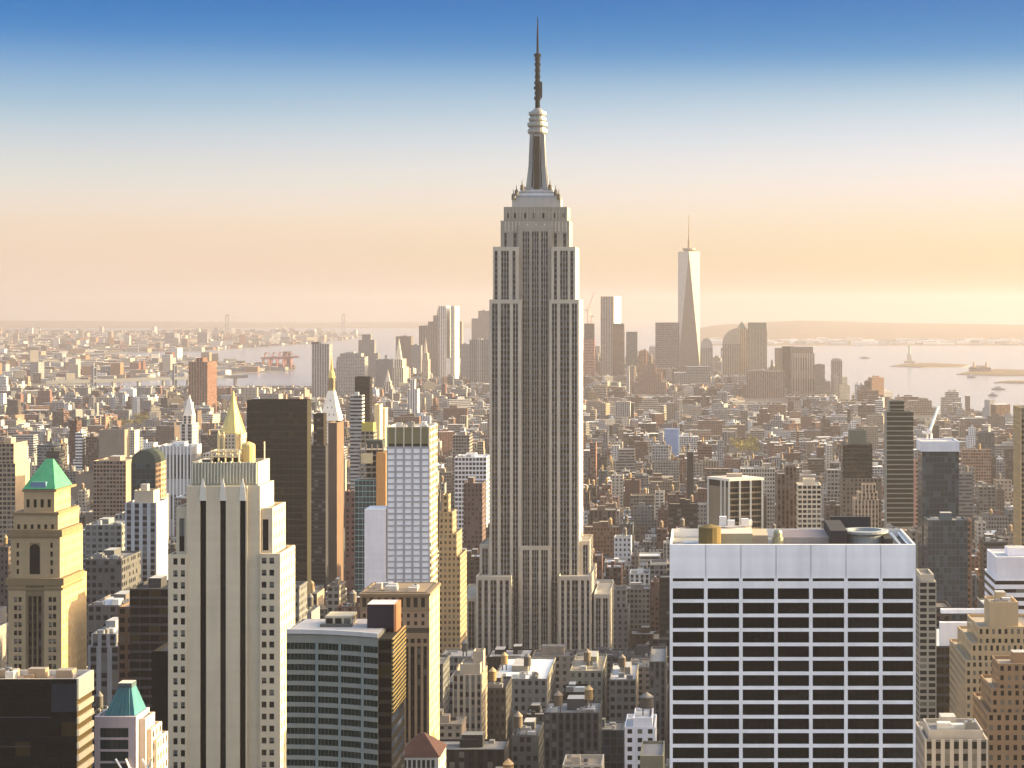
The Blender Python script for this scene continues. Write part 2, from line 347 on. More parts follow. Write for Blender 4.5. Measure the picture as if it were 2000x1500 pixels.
# ------------------------------------------------------------------ the spired central tower
def spired_tower():
    Ys = 1270; loc = (G(1045, Ys), Ys+22, 0)
    root = thing('skyscraper', 'tall spired limestone tower with setbacks rising in the middle of the city', 'skyscraper', loc)
    st = TINT['limestone']; w = MB(); rf = MB(); strips = []
    def block(x0, x1, yt, y0, dep, z0, bays=(), st_top=None, sides=True, zlo=None):
        st = (.29, .265, .22) if yt < 470 else TINT['limestone']
        X0, X1, zt = G(x0, y0), G(x1, y0), Z(yt, y0)
        p = rect(X0, X1, y0, y0+dep)
        w.prism(p, z0, zt, ['plain', 'vert' if z0 == 0 and yt > 1000 else 'plain', 'plain', 'vert'], st, None, 4.5, 3.7)
        rf = MB(); roof_on(rf, p, zt-1.2, (.3, .28, .24), 1.2, st); rf.build('roof', root, loc)
        if not bays: return
        zs = Z(st_top, y0) if st_top else zt-2.6; lo = zlo if zlo is not None else z0
        cols = [(G(a, y0), G(b, y0)) for a, b, n in bays]
        skin(w, X0, X1, lo, zt, y0, cols, [(lo, zs)], .9, 'plain', st)
        for (a, b), (_, _, n) in zip(cols, bays): strips.append((a, b, lo, zs, y0, n))
    # low wings
    block(895, 931, 1166, Ys-10, 60, 0, [(900, 910, 2), (915, 927, 2)])
    block(1160, 1191, 1160, Ys-10, 60, 0, [(1164, 1173, 2), (1178, 1187, 2)])
    block(930, 999, 1125, Ys-14, 64, 0, [(934, 941, 1), (946, 953, 1), (958, 970, 2), (976, 982, 1), (987, 994, 1)])
    block(1091, 1155, 1125, Ys-14, 64, 0, [(1096, 1102, 1), (1107, 1113, 1), (1117, 1129, 2), (1135, 1141, 1), (1146, 1151, 1)])
    block(937, 957, 1063, Ys+3, 36, 0, [(942, 953, 2)], zlo=80)
    block(1132, 1152, 1056, Ys+3, 36, 0, [(1139, 1148, 2)], zlo=80)
    # shaft shoulders, middle bay, recessed core
    L = [(961, 972, 2), (978, 996, 3), (1002, 1012, 2)]; R = [(1078, 1088, 2), (1094, 1112, 3), (1117, 1127, 2)]
    block(956, 1018, 585, Ys, 42, 0, L); block(1073, 1131, 585, Ys, 42, 0, R)
    C = [(1021, 1034, 3), (1039, 1052, 3), (1057, 1070, 3)]
    block(1014, 1076.5, 1066, Ys-3, 30, 0, C)
    block(1012, 1078, 440, Ys+6, 30, 90, C, 452)
    block(963, 1013, 482, Ys+3, 38, Z(590, Ys), [(966, 972, 1), (979, 994, 3), (1001, 1007, 1)])
    block(1077, 1124, 482, Ys+3, 38, Z(590, Ys), [(1082, 1088, 1), (1094, 1109, 3), (1114, 1120, 1)])
    z0 = Z(484, Ys+3)-2
    block(978, 1112, 431, Ys+7.5, 31, z0, [(985, 990, 1), (1003, 1009, 1), (1021, 1034, 3), (1039, 1052, 3), (1057, 1070, 3), (1082, 1088, 1), (1100, 1106, 1)], 455)
    block(984, 1108, 404, Ys+9, 28, Z(431, Ys)-2)
    for x in range(986, 1108, 7):                     # thin upright ribs of the crown
        if not 1018 < x < 1074: y = Ys+7.5; w.box(G(x, y), G(x+2.2, y), y-1.25, y-.88, Z(452, y), Z(433, y), 'plain', st, 'plain', bottom=True)
        y = Ys+9; w.box(G(x+1, y), G(x+2.6, y), y-.4, y+.02, Z(430, y), Z(405, y), 'plain', (.36, .32, .26), 'plain', bottom=True)
    for x in (1024, 1041, 1058):                       # pale crests over the three middle bays
        y = Ys+6.4; w.loft([(G(x+3, y), y), (G(x+9, y), y), (G(x+9, y), y+.8), (G(x+3, y), y+.8)], Z(449, y), [(G(x+5.9, y), y), (G(x+6.1, y), y), (G(x+6.1, y), y+.8), (G(x+5.9, y), y+.8)], Z(436, y), 'plain', (.75, .7, .62))
    w.build('wall', root, loc)
    for a, b, z0, z1, y, n in strips:
        mb = MB(); h = z1-z0
        mb.face([(a, y-.12, z0), (b, y-.12, z0), (b, y-.12, z1), (a, y-.12, z1)], 'strip', (.1, .108, .118), [(0, 0), (n, 0), (n, round(h/3.75)), (0, round(h/3.75))])
        for q in range(1, n): mb.box(a+(b-a)*q/n-.18, a+(b-a)*q/n+.18, y-.42, y-.1, z0, z1, 'metal', (.4, .38, .34), 'metal')
        mb.build('window_strip', root, loc)
    y = Ys+8.9
    for x in (991, 1004, 1023, 1041, 1059, 1082, 1098):
        mb = MB(); mb.box(G(x, y), G(x+4.5, y), y-.06, y+.1, Z(426, y), Z(416, y), 'pane', (.012, .014, .018), 'pane'); mb.build('window', root, loc)
    # metal terraces, mast and antenna
    ym = Ys+24; X = G(1050, ym); k = ym/F
    zt = Z(404, Ys)-2; t = MB()
    for half, a, b, tn in ((47, 404, 388, (.42, .4, .37)), (40, 388, 383, (.3, .32, .35)), (38, 383, 379, (.62, .62, .62)), (35, 379, 375, (.3, .32, .35)), (32, 375, 371, (.6, .6, .6)), (29, 371, 366, (.32, .33, .35))):
        t.box(X-half*k, X+half*k, ym-half*k*.62, ym+half*k*.62, Z(a, ym)-1, Z(b, ym), 'metal', tn, 'metal')
    t.build('terrace', root, loc)
    for sx in (-1, 1):
        for py, px in ((380, 44), (372, 38), (362, 27)):
            mb = MB(); mb.lathe(X+sx*px*k, ym-12, [(1.3, Z(py+12, ym)), (1.1, Z(py+2, ym)), (.35, Z(py, ym)), (.1, Z(py-9, ym))], 8, 'plain', (.1, .09, .07)); mb.build('corner_aerial', root, loc)
    m = MB(); oc = lambda r: [(X+r*k*math.cos(math.pi/8+i*math.pi/4), ym+r*k*math.sin(math.pi/8+i*math.pi/4)) for i in range(8)]
    m.loft(oc(20), Z(372, ym), oc(17), Z(330, ym), 'metal', (.24, .232, .215)); m.loft(oc(17), Z(330, ym), oc(16), Z(258, ym), 'metal', (.24, .232, .215), 'metal'); m.build('mast', root, loc)
    for ang in (45, 135, 225, 315):
        mb = MB(); c, s = math.cos(math.radians(ang)), math.sin(math.radians(ang))
        def fin(r, wd): return [(X+r*k*c*1.3+dx*wd*k, ym+r*k*s*1.3+dy*wd*k) for dx, dy in ((-1, -1), (1, -1), (1, 1), (-1, 1))]
        mb.loft(fin(18, 5), Z(372, ym), fin(13.5, 4), Z(325, ym), 'metal', (.24, .232, .215)); mb.loft(fin(13.5, 4), Z(325, ym), fin(12, 3), Z(262, ym), 'metal', (.24, .232, .215), 'metal'); mb.build('buttress', root, loc)
    mb = MB(); mb.box(X-5.5*k, X+5.5*k, ym-22*k, ym-14*k, Z(371, ym), Z(268, ym), 'pane', (.035, .03, .02), 'metal', 2.2, 3.6); mb.build('window_strip', root, loc)
    for r, a, b in ((19.5, 259, 253), (17.6, 235, 231), (20, 246, 240), (17.5, 224, 219)):
        mb = MB(); mb.lathe(X, ym, [(r*k*.9, Z(a+3, ym)), (r*k, Z(a, ym)), (r*k, Z(b, ym))], 20, 'metal', (.3, .3, .27)); mb.build('ring', root, loc)
    mb = MB(); mb.lathe(X, ym, [(16.5*k, Z(260, ym)), (16.5*k, Z(246, ym)), (15.5*k, Z(244, ym)), (14.5*k, Z(226, ym)), (13*k, Z(218, ym)), (9*k, Z(214, ym)), (5*k, Z(211, ym))], 20, 'metal', (.24, .232, .215)); mb.build('dome', root, loc)
    a = MB(); a.lathe(X, ym, [(5*k, Z(213, ym)), (4.6*k, Z(196, ym)), (4.2*k, Z(108, ym)), (2.4*k, Z(106, ym)), (1.9*k, Z(70, ym)), (.7*k, Z(33, ym))], 10, 'plain', (.0025, .0035, .006)); an = a.build('antenna', root, loc)
    for py, r in ((192, 7), (182, 6), (172, 7.5), (162, 6.5), (150, 5.5), (138, 5.5), (126, 6), (116, 5.5), (108, 7)):
        mb = MB(); mb.lathe(X, ym, [(r*k, Z(py+3, ym)), (r*k, Z(py-3, ym))], 8, 'plain', (.003, .004, .006)); mb.face([(X+r*k*.9*math.cos(q*math.pi/4), ym+r*k*.9*math.sin(q*math.pi/4), Z(py+3, ym)) for q in range(7, -1, -1)], 'plain', (.003, .004, .006))
        o = mb.build('antenna_panel', an, loc)
    mb = MB(); mb.box(X+5*k, X+9*k, ym-1, ym+1, Z(191, ym), Z(160, ym), 'plain', (.02, .025, .03), 'plain', bottom=True); mb.build('dish_frame', an, loc)
    for a0, a1, yt, D in ((895, 1191, 1160, 70),): FOOT.append((G(895, Ys)-6, G(1191, Ys)+6, Ys-16, Ys+64))
    LM.append(dict(short='the spired central tower', x0=956, x1=1138, yt=404, Y=Ys-14, D=60, vb=1262))
    LM.append(dict(short=None, x0=895, x1=1195, yt=1160, Y=Ys-14, D=60, vb=1262))
spired_tower()

# ------------------------------------------------------------------ near towers
def banded_block():
    Y = 515; x0, x1, D = G(1308, Y), G(1788, Y), 36; zt = Z(1063, Y); loc = ((x0+x1)/2, Y+D/2, 0)
    root = thing('office_tower', 'broad white office block with black window bands and a plant-filled flat roof', 'office tower', loc)
    wt = (.82, .79, .79); w = MB(); p = rect(x0, x1, Y, Y+D)
    w.prism(p, 0, zt, ['plain', 'ribbon', 'plain', 'ribbon'], wt, None, 9, 3.9)
    cp = [(1314, 1375), (1382, 1443.5), (1450.5, 1512), (1519, 1580), (1587, 1648.5), (1655.5, 1716.5), (1723.5, 1783)]
    rows_p = [(1148.4+28.25*i, 1170+28.25*i) for i in range(14)]
    cols = [(G(a, Y), G(b, Y)) for a, b in cp]; rows = [(Z(b, Y), Z(a, Y)) for a, b in rows_p]; slot = (Z(1135, Y), Z(1129, Y))
    lo = rows[-1][0]-1
    skin(w, x0, x1, lo, slot[1]+.01, Y, cols, rows+[slot], .55, 'plain', wt)
    for i in range(len(cols)):                          # blank parapet panels with open joints between them
        a = x0 if i == 0 else (cols[i-1][1]+cols[i][0])/2+.09; b = x1 if i == 6 else (cols[i][1]+cols[i+1][0])/2-.09
        w.box(a, b, Y-.55, Y+.05, slot[1]+.012, zt, 'plain', wt, 'plain', bottom=True)
    w.build('wall', root, loc)
    panes(root, loc, Y-.1, [(a, b, c, d) for c, d in rows for a, b in cols], (.003, .004, .005), bars=5)
    panes(root, loc, Y-.1, [(a, b, *slot) for a, b in cols], (.006, .006, .007), 'vent_slot')
    r = MB(); roof_on(r, p, zt-2.2, (.2, .2, .2), 2.2, (.62, .6, .58)); r.build('roof', root, loc)
    zr = zt-2.2
    def part(name, a, b, y0, y1, h, tint, mat='plain', top='roof', tt=None):
        mb = MB(); mb.box(G(a, Y+y0), G(b, Y+y0), Y+y0, Y+y1, zr-.02, zr+h, mat, tint, top, ttint=tt); return mb.build(name, root, loc)
    part('plant_house', 1386, 1470, 7, 26, 4.2, (.34, .3, .2), tt=(.42, .37, .32))
    part('plant_house', 1470, 1500, 8, 24, 3.6, (.34, .27, .2)); part('plant_house', 1528, 1620, 12, 30, 2.6, (.32, .27, .24), tt=(.25, .2, .19))
    part('low_duct', 1335, 1378, 9, 13, 1.5, (.3, .34, .4)); part('low_duct', 1545, 1610, 6, 8, .9, (.6, .6, .6))
    part('screen_wall', 1622, 1655, 5, 33, 5.2, (.03, .03, .035)); part('screen_wall', 1728, 1744, 4, 30, 3.2, (.03, .03, .03))
    part('screen_wall', 1622, 1700, 32, 34, 6, (.04, .04, .045))
    mb = MB(); X = G(1386, Y+16); mb.lathe(X, Y+5, [(.9*3.2, zr+1.6), (3, zr+2), (3, zr+6.2), (.2, zr+7)], 14, 'wood', (.13, .095, .04))
    for a in (.7, 2.3, 3.9, 5.4): mb.bar((X+2*math.cos(a), Y+5+2*math.sin(a), zr), (X+2*math.cos(a), Y+5+2*math.sin(a), zr+2), .18, 'metal', (.08, .08, .08))
    mb.build('water_tank', root, loc)
    mb = MB(); X = G(1690, Y+12); mb.lathe(X, Y+14, [(5.2, zr), (5.2, zr+3.2), (6.4, zr+3.8), (6.4, zr+4.4), (4.6, zr+4.5), (4.4, zr+3.6), (.1, zr+3.5)], 28, 'plain', (.24, .26, .27)); mb.build('cooling_tower', root, loc)
    mb = MB(); X = G(1519, Y+6); mb.lathe(X, Y+6, [(1.5, zr), (1.5, zr+3.4), (1.2, zr+3.5), (1.2, zr+4.6), (1.0, zr+5.2), (.3, zr+5.5)], 12, 'metal', (.25, .24, .16)); mb.build('vent_stack', root, loc)
    for px, yy, h in ((1412, 22, 7.2), (1428, 20, 6.4), (1455, 22, 6.6), (1462, 24, 6)):
        mb = MB(); X = G(px, Y+yy); mb.box(X-1, X+1, Y+yy-1, Y+yy+1, zr+4.58, zr+h, 'metal', (.75, .73, .72), 'metal'); mb.build('vent_box', root, loc)
    mb = MB(); xa, xb = G(1748, Y), G(1786, Y)-1
    for q in (0, 1, 2): mb.bar((xa+q*2.2, Y+1.5, zr+1.2), (xa+q*2.2, Y+D-2, zr+1.2), .28, 'metal', (.7, .7, .7))
    mb.bar((xa, Y+1.5, zr+1.2), (xb, Y+1.5, zr+1.2), .28, 'metal', (.7, .7, .7))
    for q in (0, 2):
        for yy in (2, 17, D-2.5): mb.bar((xa+q*2.2, Y+yy, zr-.02), (xa+q*2.2, Y+yy, zr+1.2), .2, 'metal', (.3, .3, .3))
    mb.build('roof_rail', root, loc)
    register('the white banded block', 1308, 1788, 1040, Y, D, 1500)
banded_block()

def striped_tower():
    Y = 590; loc = (G(450, Y), Y+14, 0)
    root = thing('office_tower', 'cream stone tower with three tall black slots and stepped sunlit flank', 'office tower', loc)
    st = (.54, .46, .335); w = MB(); rf = MB()
    def blk(x0, x1, yt, y0, dep, side='sun_painted'):
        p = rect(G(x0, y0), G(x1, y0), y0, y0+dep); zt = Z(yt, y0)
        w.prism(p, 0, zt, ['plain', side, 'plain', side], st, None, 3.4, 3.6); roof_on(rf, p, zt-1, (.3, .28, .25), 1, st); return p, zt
    # centre block with slots
    blk(366, 508, 949, Y, 19, 'plain')
    sl = [(392, 404), (431, 442.5), (469.5, 481)]; cols = [(G(a, Y), G(b, Y)) for a, b in sl]
    ztop = Z(949, Y); zs = Z(976, Y)
    skin(w, G(366, Y), G(484, Y), 0, ztop, Y, cols, [(0, zs)], .9, 'plain', st)
    cr = MB()
    p = rect(G(374, Y+3), G(504, Y+3), Y+3, Y+3+16); zc = Z(903, Y+3)
    w.prism(p, ztop-1.5, zc, ['plain', 'plain', 'plain', 'plain'], (.4, .38, .29), None); roof_on(rf, p, zc-1, (.12, .11, .09), 1, st)
    w.build('wall', root, loc); rf.build('roof', root, loc)
    for i in range(21):
        mb = MB() if i == 0 else mb
        a = 375+i*6.2; mb.box(G(a, Y+3), G(a+2.6, Y+3), Y+2.5, Y+3.05, Z(946, Y), Z(903+(i % 3 == 0)*-2, Y+3), 'plain', (.5, .47, .38), 'plain')
    mb.build('fluted_crown', root, loc)
    for a, b in cols:
        mb = MB(); mb.box(a, b, Y-.2, Y-.08, 0, zs, 'pane', (.01, .01, .011), 'pane'); mb.build('window_slot', root, loc)
        mb = MB(); c = (a+b)/2; mb.loft([(a-.2, Y-1.1), (b+.2, Y-1.1), (b+.2, Y-.85), (a-.2, Y-.85)], zs-.2, [(a+.2, Y-1.15), (b-.2, Y-1.15), (b-.2, Y-.85), (a+.2, Y-.85)], Z(952, Y), 'plain', (.62, .58, .5)); mb.loft([(a+.2, Y-1.15), (b-.2, Y-1.15), (b-.2, Y-.85), (a+.2, Y-.85)], Z(952, Y), [(c-.1, Y-1), (c+.1, Y-1), (c+.1, Y-.9), (c-.1, Y-.9)], Z(934, Y), 'plain', (.66, .62, .54)); mb.build('finial', root, loc)
    def wing(x0, x1, yt, y0, dep, cols_p, first, n, pitch, hgt, loc_tall=None):
        wm = MB(); rm = MB(); p = rect(G(x0, y0), G(x1, y0), y0, y0+dep); zt = Z(yt, y0)
        wm.prism(p, 0, zt, ['plain', 'sun_painted', 'plain', 'punched'], st, None, 3.4, 3.6); roof_on(rm, p, zt-1, (.3, .28, .25), 1, st)
        cols = [(G(a, y0), G(b, y0)) for a, b in cols_p]; rows = [(Z(first+pitch*i+hgt, y0), Z(first+pitch*i, y0)) for i in range(n)]
        skin(wm, G(x0, y0), G(x1, y0), rows[-1][0]-1.5, zt, y0, cols, rows, .45, 'plain', st)
        wo = wm.build('wing', root, loc); rm.build('wing_roof', root, loc)
        panes(root, loc, y0-.05, [(a, b, c, d) for c, d in rows for a, b in cols], (.015, .016, .018), sill=(.5, .46, .38), bars=2, mat='blind')
    wing(329, 366, 1083, Y-.8, 30, [(339, 347.5), (353.5, 362)], 1090, 21, 23.4, 14)
    wing(508.5, 548, 1081, Y-.8, 21, [(511.5, 521), (526.5, 536)], 1089, 21, 23.4, 13)
    wing(345, 366, 990, Y+1.5, 22, [(351, 361)], 1012, 1, 23, 66)
    wing(508.5, 533, 992, Y+1.5, 18, [(513.5, 525)], 1014, 1, 23, 62)
    # open rooftop frame and cream tank house on the crown
    y0 = Y+5; zr = zc-1; f = MB(); xa, xb = G(413, y0), G(467, y0)
    for z in (Z(882, y0), Z(892, y0)): f.bar((xa, y0, z), (xb, y0, z), .22, 'plain', (.62, .5, .32)); f.bar((xa, y0+6, z), (xb, y0+6, z), .22, 'plain', (.62, .5, .32))
    f.bar((xa, y0, Z(882, y0)), (xa, y0+6, Z(882, y0)), .2, 'plain', (.62, .5, .32)); f.bar((xb, y0, Z(882, y0)), (xb, y0+6, Z(882, y0)), .2, 'plain', (.62, .5, .32))
    for q in range(5):
        x = xa+(xb-xa)*q/4; f.bar((x, y0, zr), (x, y0, Z(880, y0)), .2, 'plain', (.62, .5, .32)); f.bar((x, y0+6, zr), (x, y0+6, Z(880, y0)), .2, 'plain', (.62, .5, .32))
    f.build('roof_frame', root, loc)
    mb = MB(); mb.box(G(416, y0), G(463, y0), y0+1, y0+5, zr-.02, Z(894, y0), 'plain', (.03, .03, .025), 'roof', ttint=(.08, .08, .07)); mb.build('roof_house', root, loc)
    mb = MB(); X = G(485, y0+4); mb.lathe(X, y0+4, [(2.1, zr-.02), (2.1, Z(872, y0)), (1.9, Z(869, y0)), (.2, Z(864, y0))], 16, 'plain', (.5, .37, .16)); mb.build('round_turret', root, loc)
    mb = MB(); mb.bar((G(505, y0), y0+8, zr), (G(505, y0), y0+8, Z(866, y0)), .14, 'metal', (.6, .5, .35)); mb.build('flagpole', root, loc)
    mb = MB(); mb.box(G(392, y0), G(411, y0), y0+1, y0+4, zr-.02, Z(898, y0), 'plain', (.12, .1, .08), 'roof', ttint=(.6, .5, .4)); mb.build('roof_house', root, loc)
    register('the black-slotted stone tower', 329, 548, 905, Y, 28, 1500)
striped_tower()

def green_pyramid_tower():
    Y = 720; loc = (G(70, Y), Y+15, 0)
    st_ = 0; root = thing('office_tower', 'ochre masonry tower under a bright green copper pyramid roof', 'office tower', loc)
    st = (.33, .25, .15); w = MB(); rf = MB()
    def blk(x0, x1, yt, y0, dep, z0=0):
        p = rect(G(x0, y0), G(x1, y0), y0, y0+dep); zt = Z(yt, y0)
        w.prism(p, z0, zt, ['plain', 'sun_painted', 'plain', 'paired'], st, None, 3.4, 3.3); roof_on(rf, p, zt-1, (.3, .25, .18), 1, st); return zt
    blk(17, 121, 1136, Y, 28.8); blk(22, 118, 1040, Y+1.5, 26, Z(1140, Y)-2); blk(27, 114, 1000, Y+3, 24, Z(1044, Y)-2); blk(47, 107, 958, Y+5, 18, Z(1004, Y)-2)
    cols_p = [(28, 34.5), (36.5, 43), (56, 63), (65.5, 72.5), (75, 82), (95.5, 102), (104, 110.5)]
    rows = [(Z(1166+16.3*i+9.5, Y), Z(1166+16.3*i, Y)) for i in range(11)]
    cols = [(G(a, Y), G(b, Y)) for a, b in cols_p]
    lo = rows[-1][0]-2; zc1 = Z(1164, Y); xa, xb = G(51, Y), G(87, Y)
    skin(w, G(17, Y), xa, lo, Z(1136, Y), Y, cols[:2], rows, .5, 'plain', st); skin(w, xb, G(121, Y), lo, Z(1136, Y), Y, cols[5:], rows, .5, 'plain', st)
    skin(w, xa, xb, lo, Z(1136, Y), Y, cols[2:5], [(lo, zc1)], .5, 'plain', (.16, .12, .075))
    for a, b in cols[2:5]:
        mb = MB(); mb.face([(a, Y-.1, lo), (b, Y-.1, lo), (b, Y-.1, zc1), (a, Y-.1, zc1)], 'strip', (.05, .04, .03), [(0, 0), (1, 0), (1, 11), (0, 11)]); mb.build('window_strip', root, loc)
    cells = [(a, b, c, d) for c, d in rows for a, b in cols[:2]+cols[5:]]
    y1 = Y+1.5
    c2 = [(G(33, y1), G(38, y1)), (G(59, y1), G(79, y1)), (G(99, y1), G(104, y1))]
    rows2 = [(Z(1070+17*i, y1), Z(1060+17*i, y1)) for i in range(4)]
    skin(w, G(22, y1), G(118, y1), Z(1136, y1), Z(1042, y1), y1, c2, rows2, .5, 'plain', st)
    side_cells = [(*c2[i], a, b) for a, b in rows2 for i in (0, 2)]
    y2 = Y+3; c3 = [(G(34+13.2*i, y2), G(40+13.2*i, y2)) for i in range(6)]; r3 = [(Z(1033, y2), Z(1024, y2))]
    skin(w, G(27, y2), G(114, y2), Z(1042, y2), Z(1001, y2), y2, c3, r3, .4, 'plain', st)
    y3 = Y+5; c4_ = [(G(52+13.8*i, y3), G(58.5+13.8*i, y3)) for i in range(4)]; r4 = [(Z(991, y3), Z(975, y3))]
    skin(w, G(47, y3), G(107, y3), Z(1001, y3), Z(959, y3), y3, c4_, r4, .4, 'plain', st)
    w.build('wall', root, loc); rf.build('roof', root, loc)
    panes(root, loc, Y-.05, cells, (.02, .018, .014), mat='blind'); panes(root, loc, y1-.05, side_cells, (.02, .018, .014))
    panes(root, loc, y2-.05, [(*c, *r3[0]) for c in c3], (.02, .018, .014)); panes(root, loc, y3-.05, [(*c, *r4[0]) for c in c4_], (.02, .018, .014), 'belfry_opening')
    mb = MB(); a, b = c2[1]; m = (a+b)/2; zb, zt = Z(1121, y1), Z(1072, y1); pts = [(a, zb), (b, zb), (b, zt)]+[(m+(b-a)/2*math.cos(q*math.pi/8), zt+(b-a)/2*math.sin(q*math.pi/8)) for q in range(1, 8)]+[(a, zt)]
    mb.face([(x, y1-.55, z) for x, z in pts], 'pane', (.015, .014, .012)); mb.build('arched_window', root, loc)
    for z, x0, x1, yy, t in ((1136, 14, 124, Y, 2.6), (1150, 16, 122, Y, .9), (1043, 18, 121, y1, 2.0), (1037, 20, 120, y1, .8), (1003, 27, 114, y2, .9), (958, 45, 109, y3, .8)):
        mb = MB(); d = 1.1 if t > 1 else .7
        mb.box(G(x0, yy)-.2, G(x1, yy)+.4, yy-d, yy+22+d, Z(z, yy)-t*.5, Z(z, yy)+t*.5, 'plain', (.19, .14, .08), 'plain', bottom=True); mb.build('cornice', root, loc)
    zb = Z(955, y3); x0, x1 = G(45, y3), G(109, y3); ap = Z(900, y3); mx = (x0+x1)/2; my = y3+9
    mb = MB(); mb.loft(rect(x0, x1, y3-.8, y3+19), zb, rect(mx-.6, mx+2.2, my-.4, my+.4), ap, 'copper', (.06, .27, .13), 'copper'); py = mb.build('pyramid_roof', root, loc)
    f = .18; mb = MB(); mb.box(G(61, y3), G(90, y3), y3-.3, y3+2.2, zb, zb+2.6, 'plain', (.12, .2, .3), 'plain', ttint=(.1, .25, .2)); mb.build('dormer', py, loc)
    register('the green pyramid tower', 17, 121, 900, Y, 29, 1322)
green_pyramid_tower()

def black_block():
    Y = 500; x0, x1, D = G(-60, Y), G(150, Y), 12.5; zt = Z(1326, Y); loc = ((x0+x1)/2, Y+6, 0)
    root = thing('office_block', 'black glass block with gold striped side wall in the bottom corner', 'office block', loc)
    w = MB(); p = rect(x0, x1, Y, Y+D); w.prism(p, 0, zt, ['dark', 'plain', 'plain', 'plain'], (.006, .0065, .007), None, 4.2, 5.2)
    w.build('wall', root, loc)
    s = MB(); zz = zt
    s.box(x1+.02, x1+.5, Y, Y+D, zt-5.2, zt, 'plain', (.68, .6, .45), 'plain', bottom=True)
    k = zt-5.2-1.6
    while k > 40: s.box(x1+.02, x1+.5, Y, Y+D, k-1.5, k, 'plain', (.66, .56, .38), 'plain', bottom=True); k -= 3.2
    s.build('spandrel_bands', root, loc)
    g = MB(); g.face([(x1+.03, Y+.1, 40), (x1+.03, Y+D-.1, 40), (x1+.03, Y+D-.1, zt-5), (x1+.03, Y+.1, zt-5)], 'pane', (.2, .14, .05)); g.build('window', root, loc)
    r = MB(); roof_on(r, p, zt-1.2, (.16, .13, .12), 1.2, (.6, .54, .46)); r.build('roof', root, loc)
    rnd = random.Random(3); clutter(root, loc, x0, x1, Y+2, Y+D-1, zt-1.2, 7, rnd, (.4, .3, .2))
    m = MB(); m.box(G(101, Y), x1, Y-.3, Y+.02, zt-8.4, zt-1.2, 'plain', (.025, .026, .033), 'plain', bottom=True); m.build('blank_panel', root, loc)
    for z in (1400, 1457): 
        m = MB(); m.box(x0, G(62 if z == 1457 else 100, Y), Y-.15, Y+.02, Z(z+2, Y), Z(z, Y), 'plain', (.035, .035, .04), 'plain', bottom=True); m.build('string_course', root, loc)
    register('the black corner block', -60, 150, 1310, Y, D, 1500)
black_block()

def teal_pyramid():
    Y = 520; loc = (G(228, Y), Y+7, 0)
    root = thing('office_block', 'lilac stone block under a teal hipped roof cut flat on top', 'office block', loc)
    st = (.4, .34, .36); w = MB(); rf = MB()
    def blk(x0, x1, yt, y0, dep, t=st, side='plain'):
        p = rect(G(x0, y0), G(x1, y0), y0, y0+dep); zt = Z(yt, y0); w.prism(p, 0, zt, ['plain', side, 'plain', side], t, None, 3, 3.4); roof_on(rf, p, zt-.6, (.35, .3, .28), .6, t); return zt
    blk(186, 267, 1399, Y, 12); cream = (.6, .5, .38)
    blk(267.3, 284, 1404, Y+2, 9, cream); blk(272, 296, 1424, Y+3.5, 10, cream, 'punched'); blk(276, 306, 1445, Y+5, 11, cream, 'punched')
    rows = [(Z(1440+23*i, Y), Z(1421+23*i, Y)) for i in range(4)]; cols = [(G(196, Y), G(252, Y))]
    skin(w, G(186, Y), G(267, Y), rows[-1][0]-1, Z(1399, Y), Y, cols, rows, .6, 'plain', st)
    w.build('wall', root, loc); rf.build('roof', root, loc)
    panes(root, loc, Y-.1, [(*cols[0], *r) for r in rows], (.02, .035, .04), bars=6)
    zb = Z(1397, Y+1); zt = Z(1342, Y+4)
    mb = MB(); mb.loft(rect(G(200, Y), G(263, Y), Y+.3, Y+11.5), zb-.6, rect(G(223, Y), G(248, Y), Y+4, Y+8), zt, 'copper', (.045, .14, .16), 'roof'); h = mb.build('hipped_roof', root, loc)
    mb = MB(); mb.box(G(222, Y), G(249, Y), Y+3.8, Y+8.2, zt-.2, zt+1.1, 'plain', (.06, .09, .1), 'roof', ttint=(.5, .42, .36)); mb.build('roof_cap', h, loc)
    for q in range(1, 6):
        mb = MB() if q == 1 else mb; f = q/6; mb.bar((G(200, Y)+(G(263, Y)-G(200, Y))*f, Y+.25, zb-.5), (G(223, Y)+(G(248, Y)-G(223, Y))*f, Y+3.95, zt), .1, 'plain', (.035, .105, .12))
    mb.build('roof_rib', h, loc)
    b = MB()
    for i, (xa, xb) in enumerate(((226, 250), (246, 262), (278, 300), (296, 282))):
        b.bar((G(xa, Y-1), Y-1.2, Z(1480, Y)), (G(xb, Y-1), Y-1.2, Z(1520, Y)), .22, 'metal', (.7, .68, .66))
    b.build('steel_brace', root, loc)
    register('the teal-roofed block', 186, 306, 1335, Y, 16, 1500)
teal_pyramid()

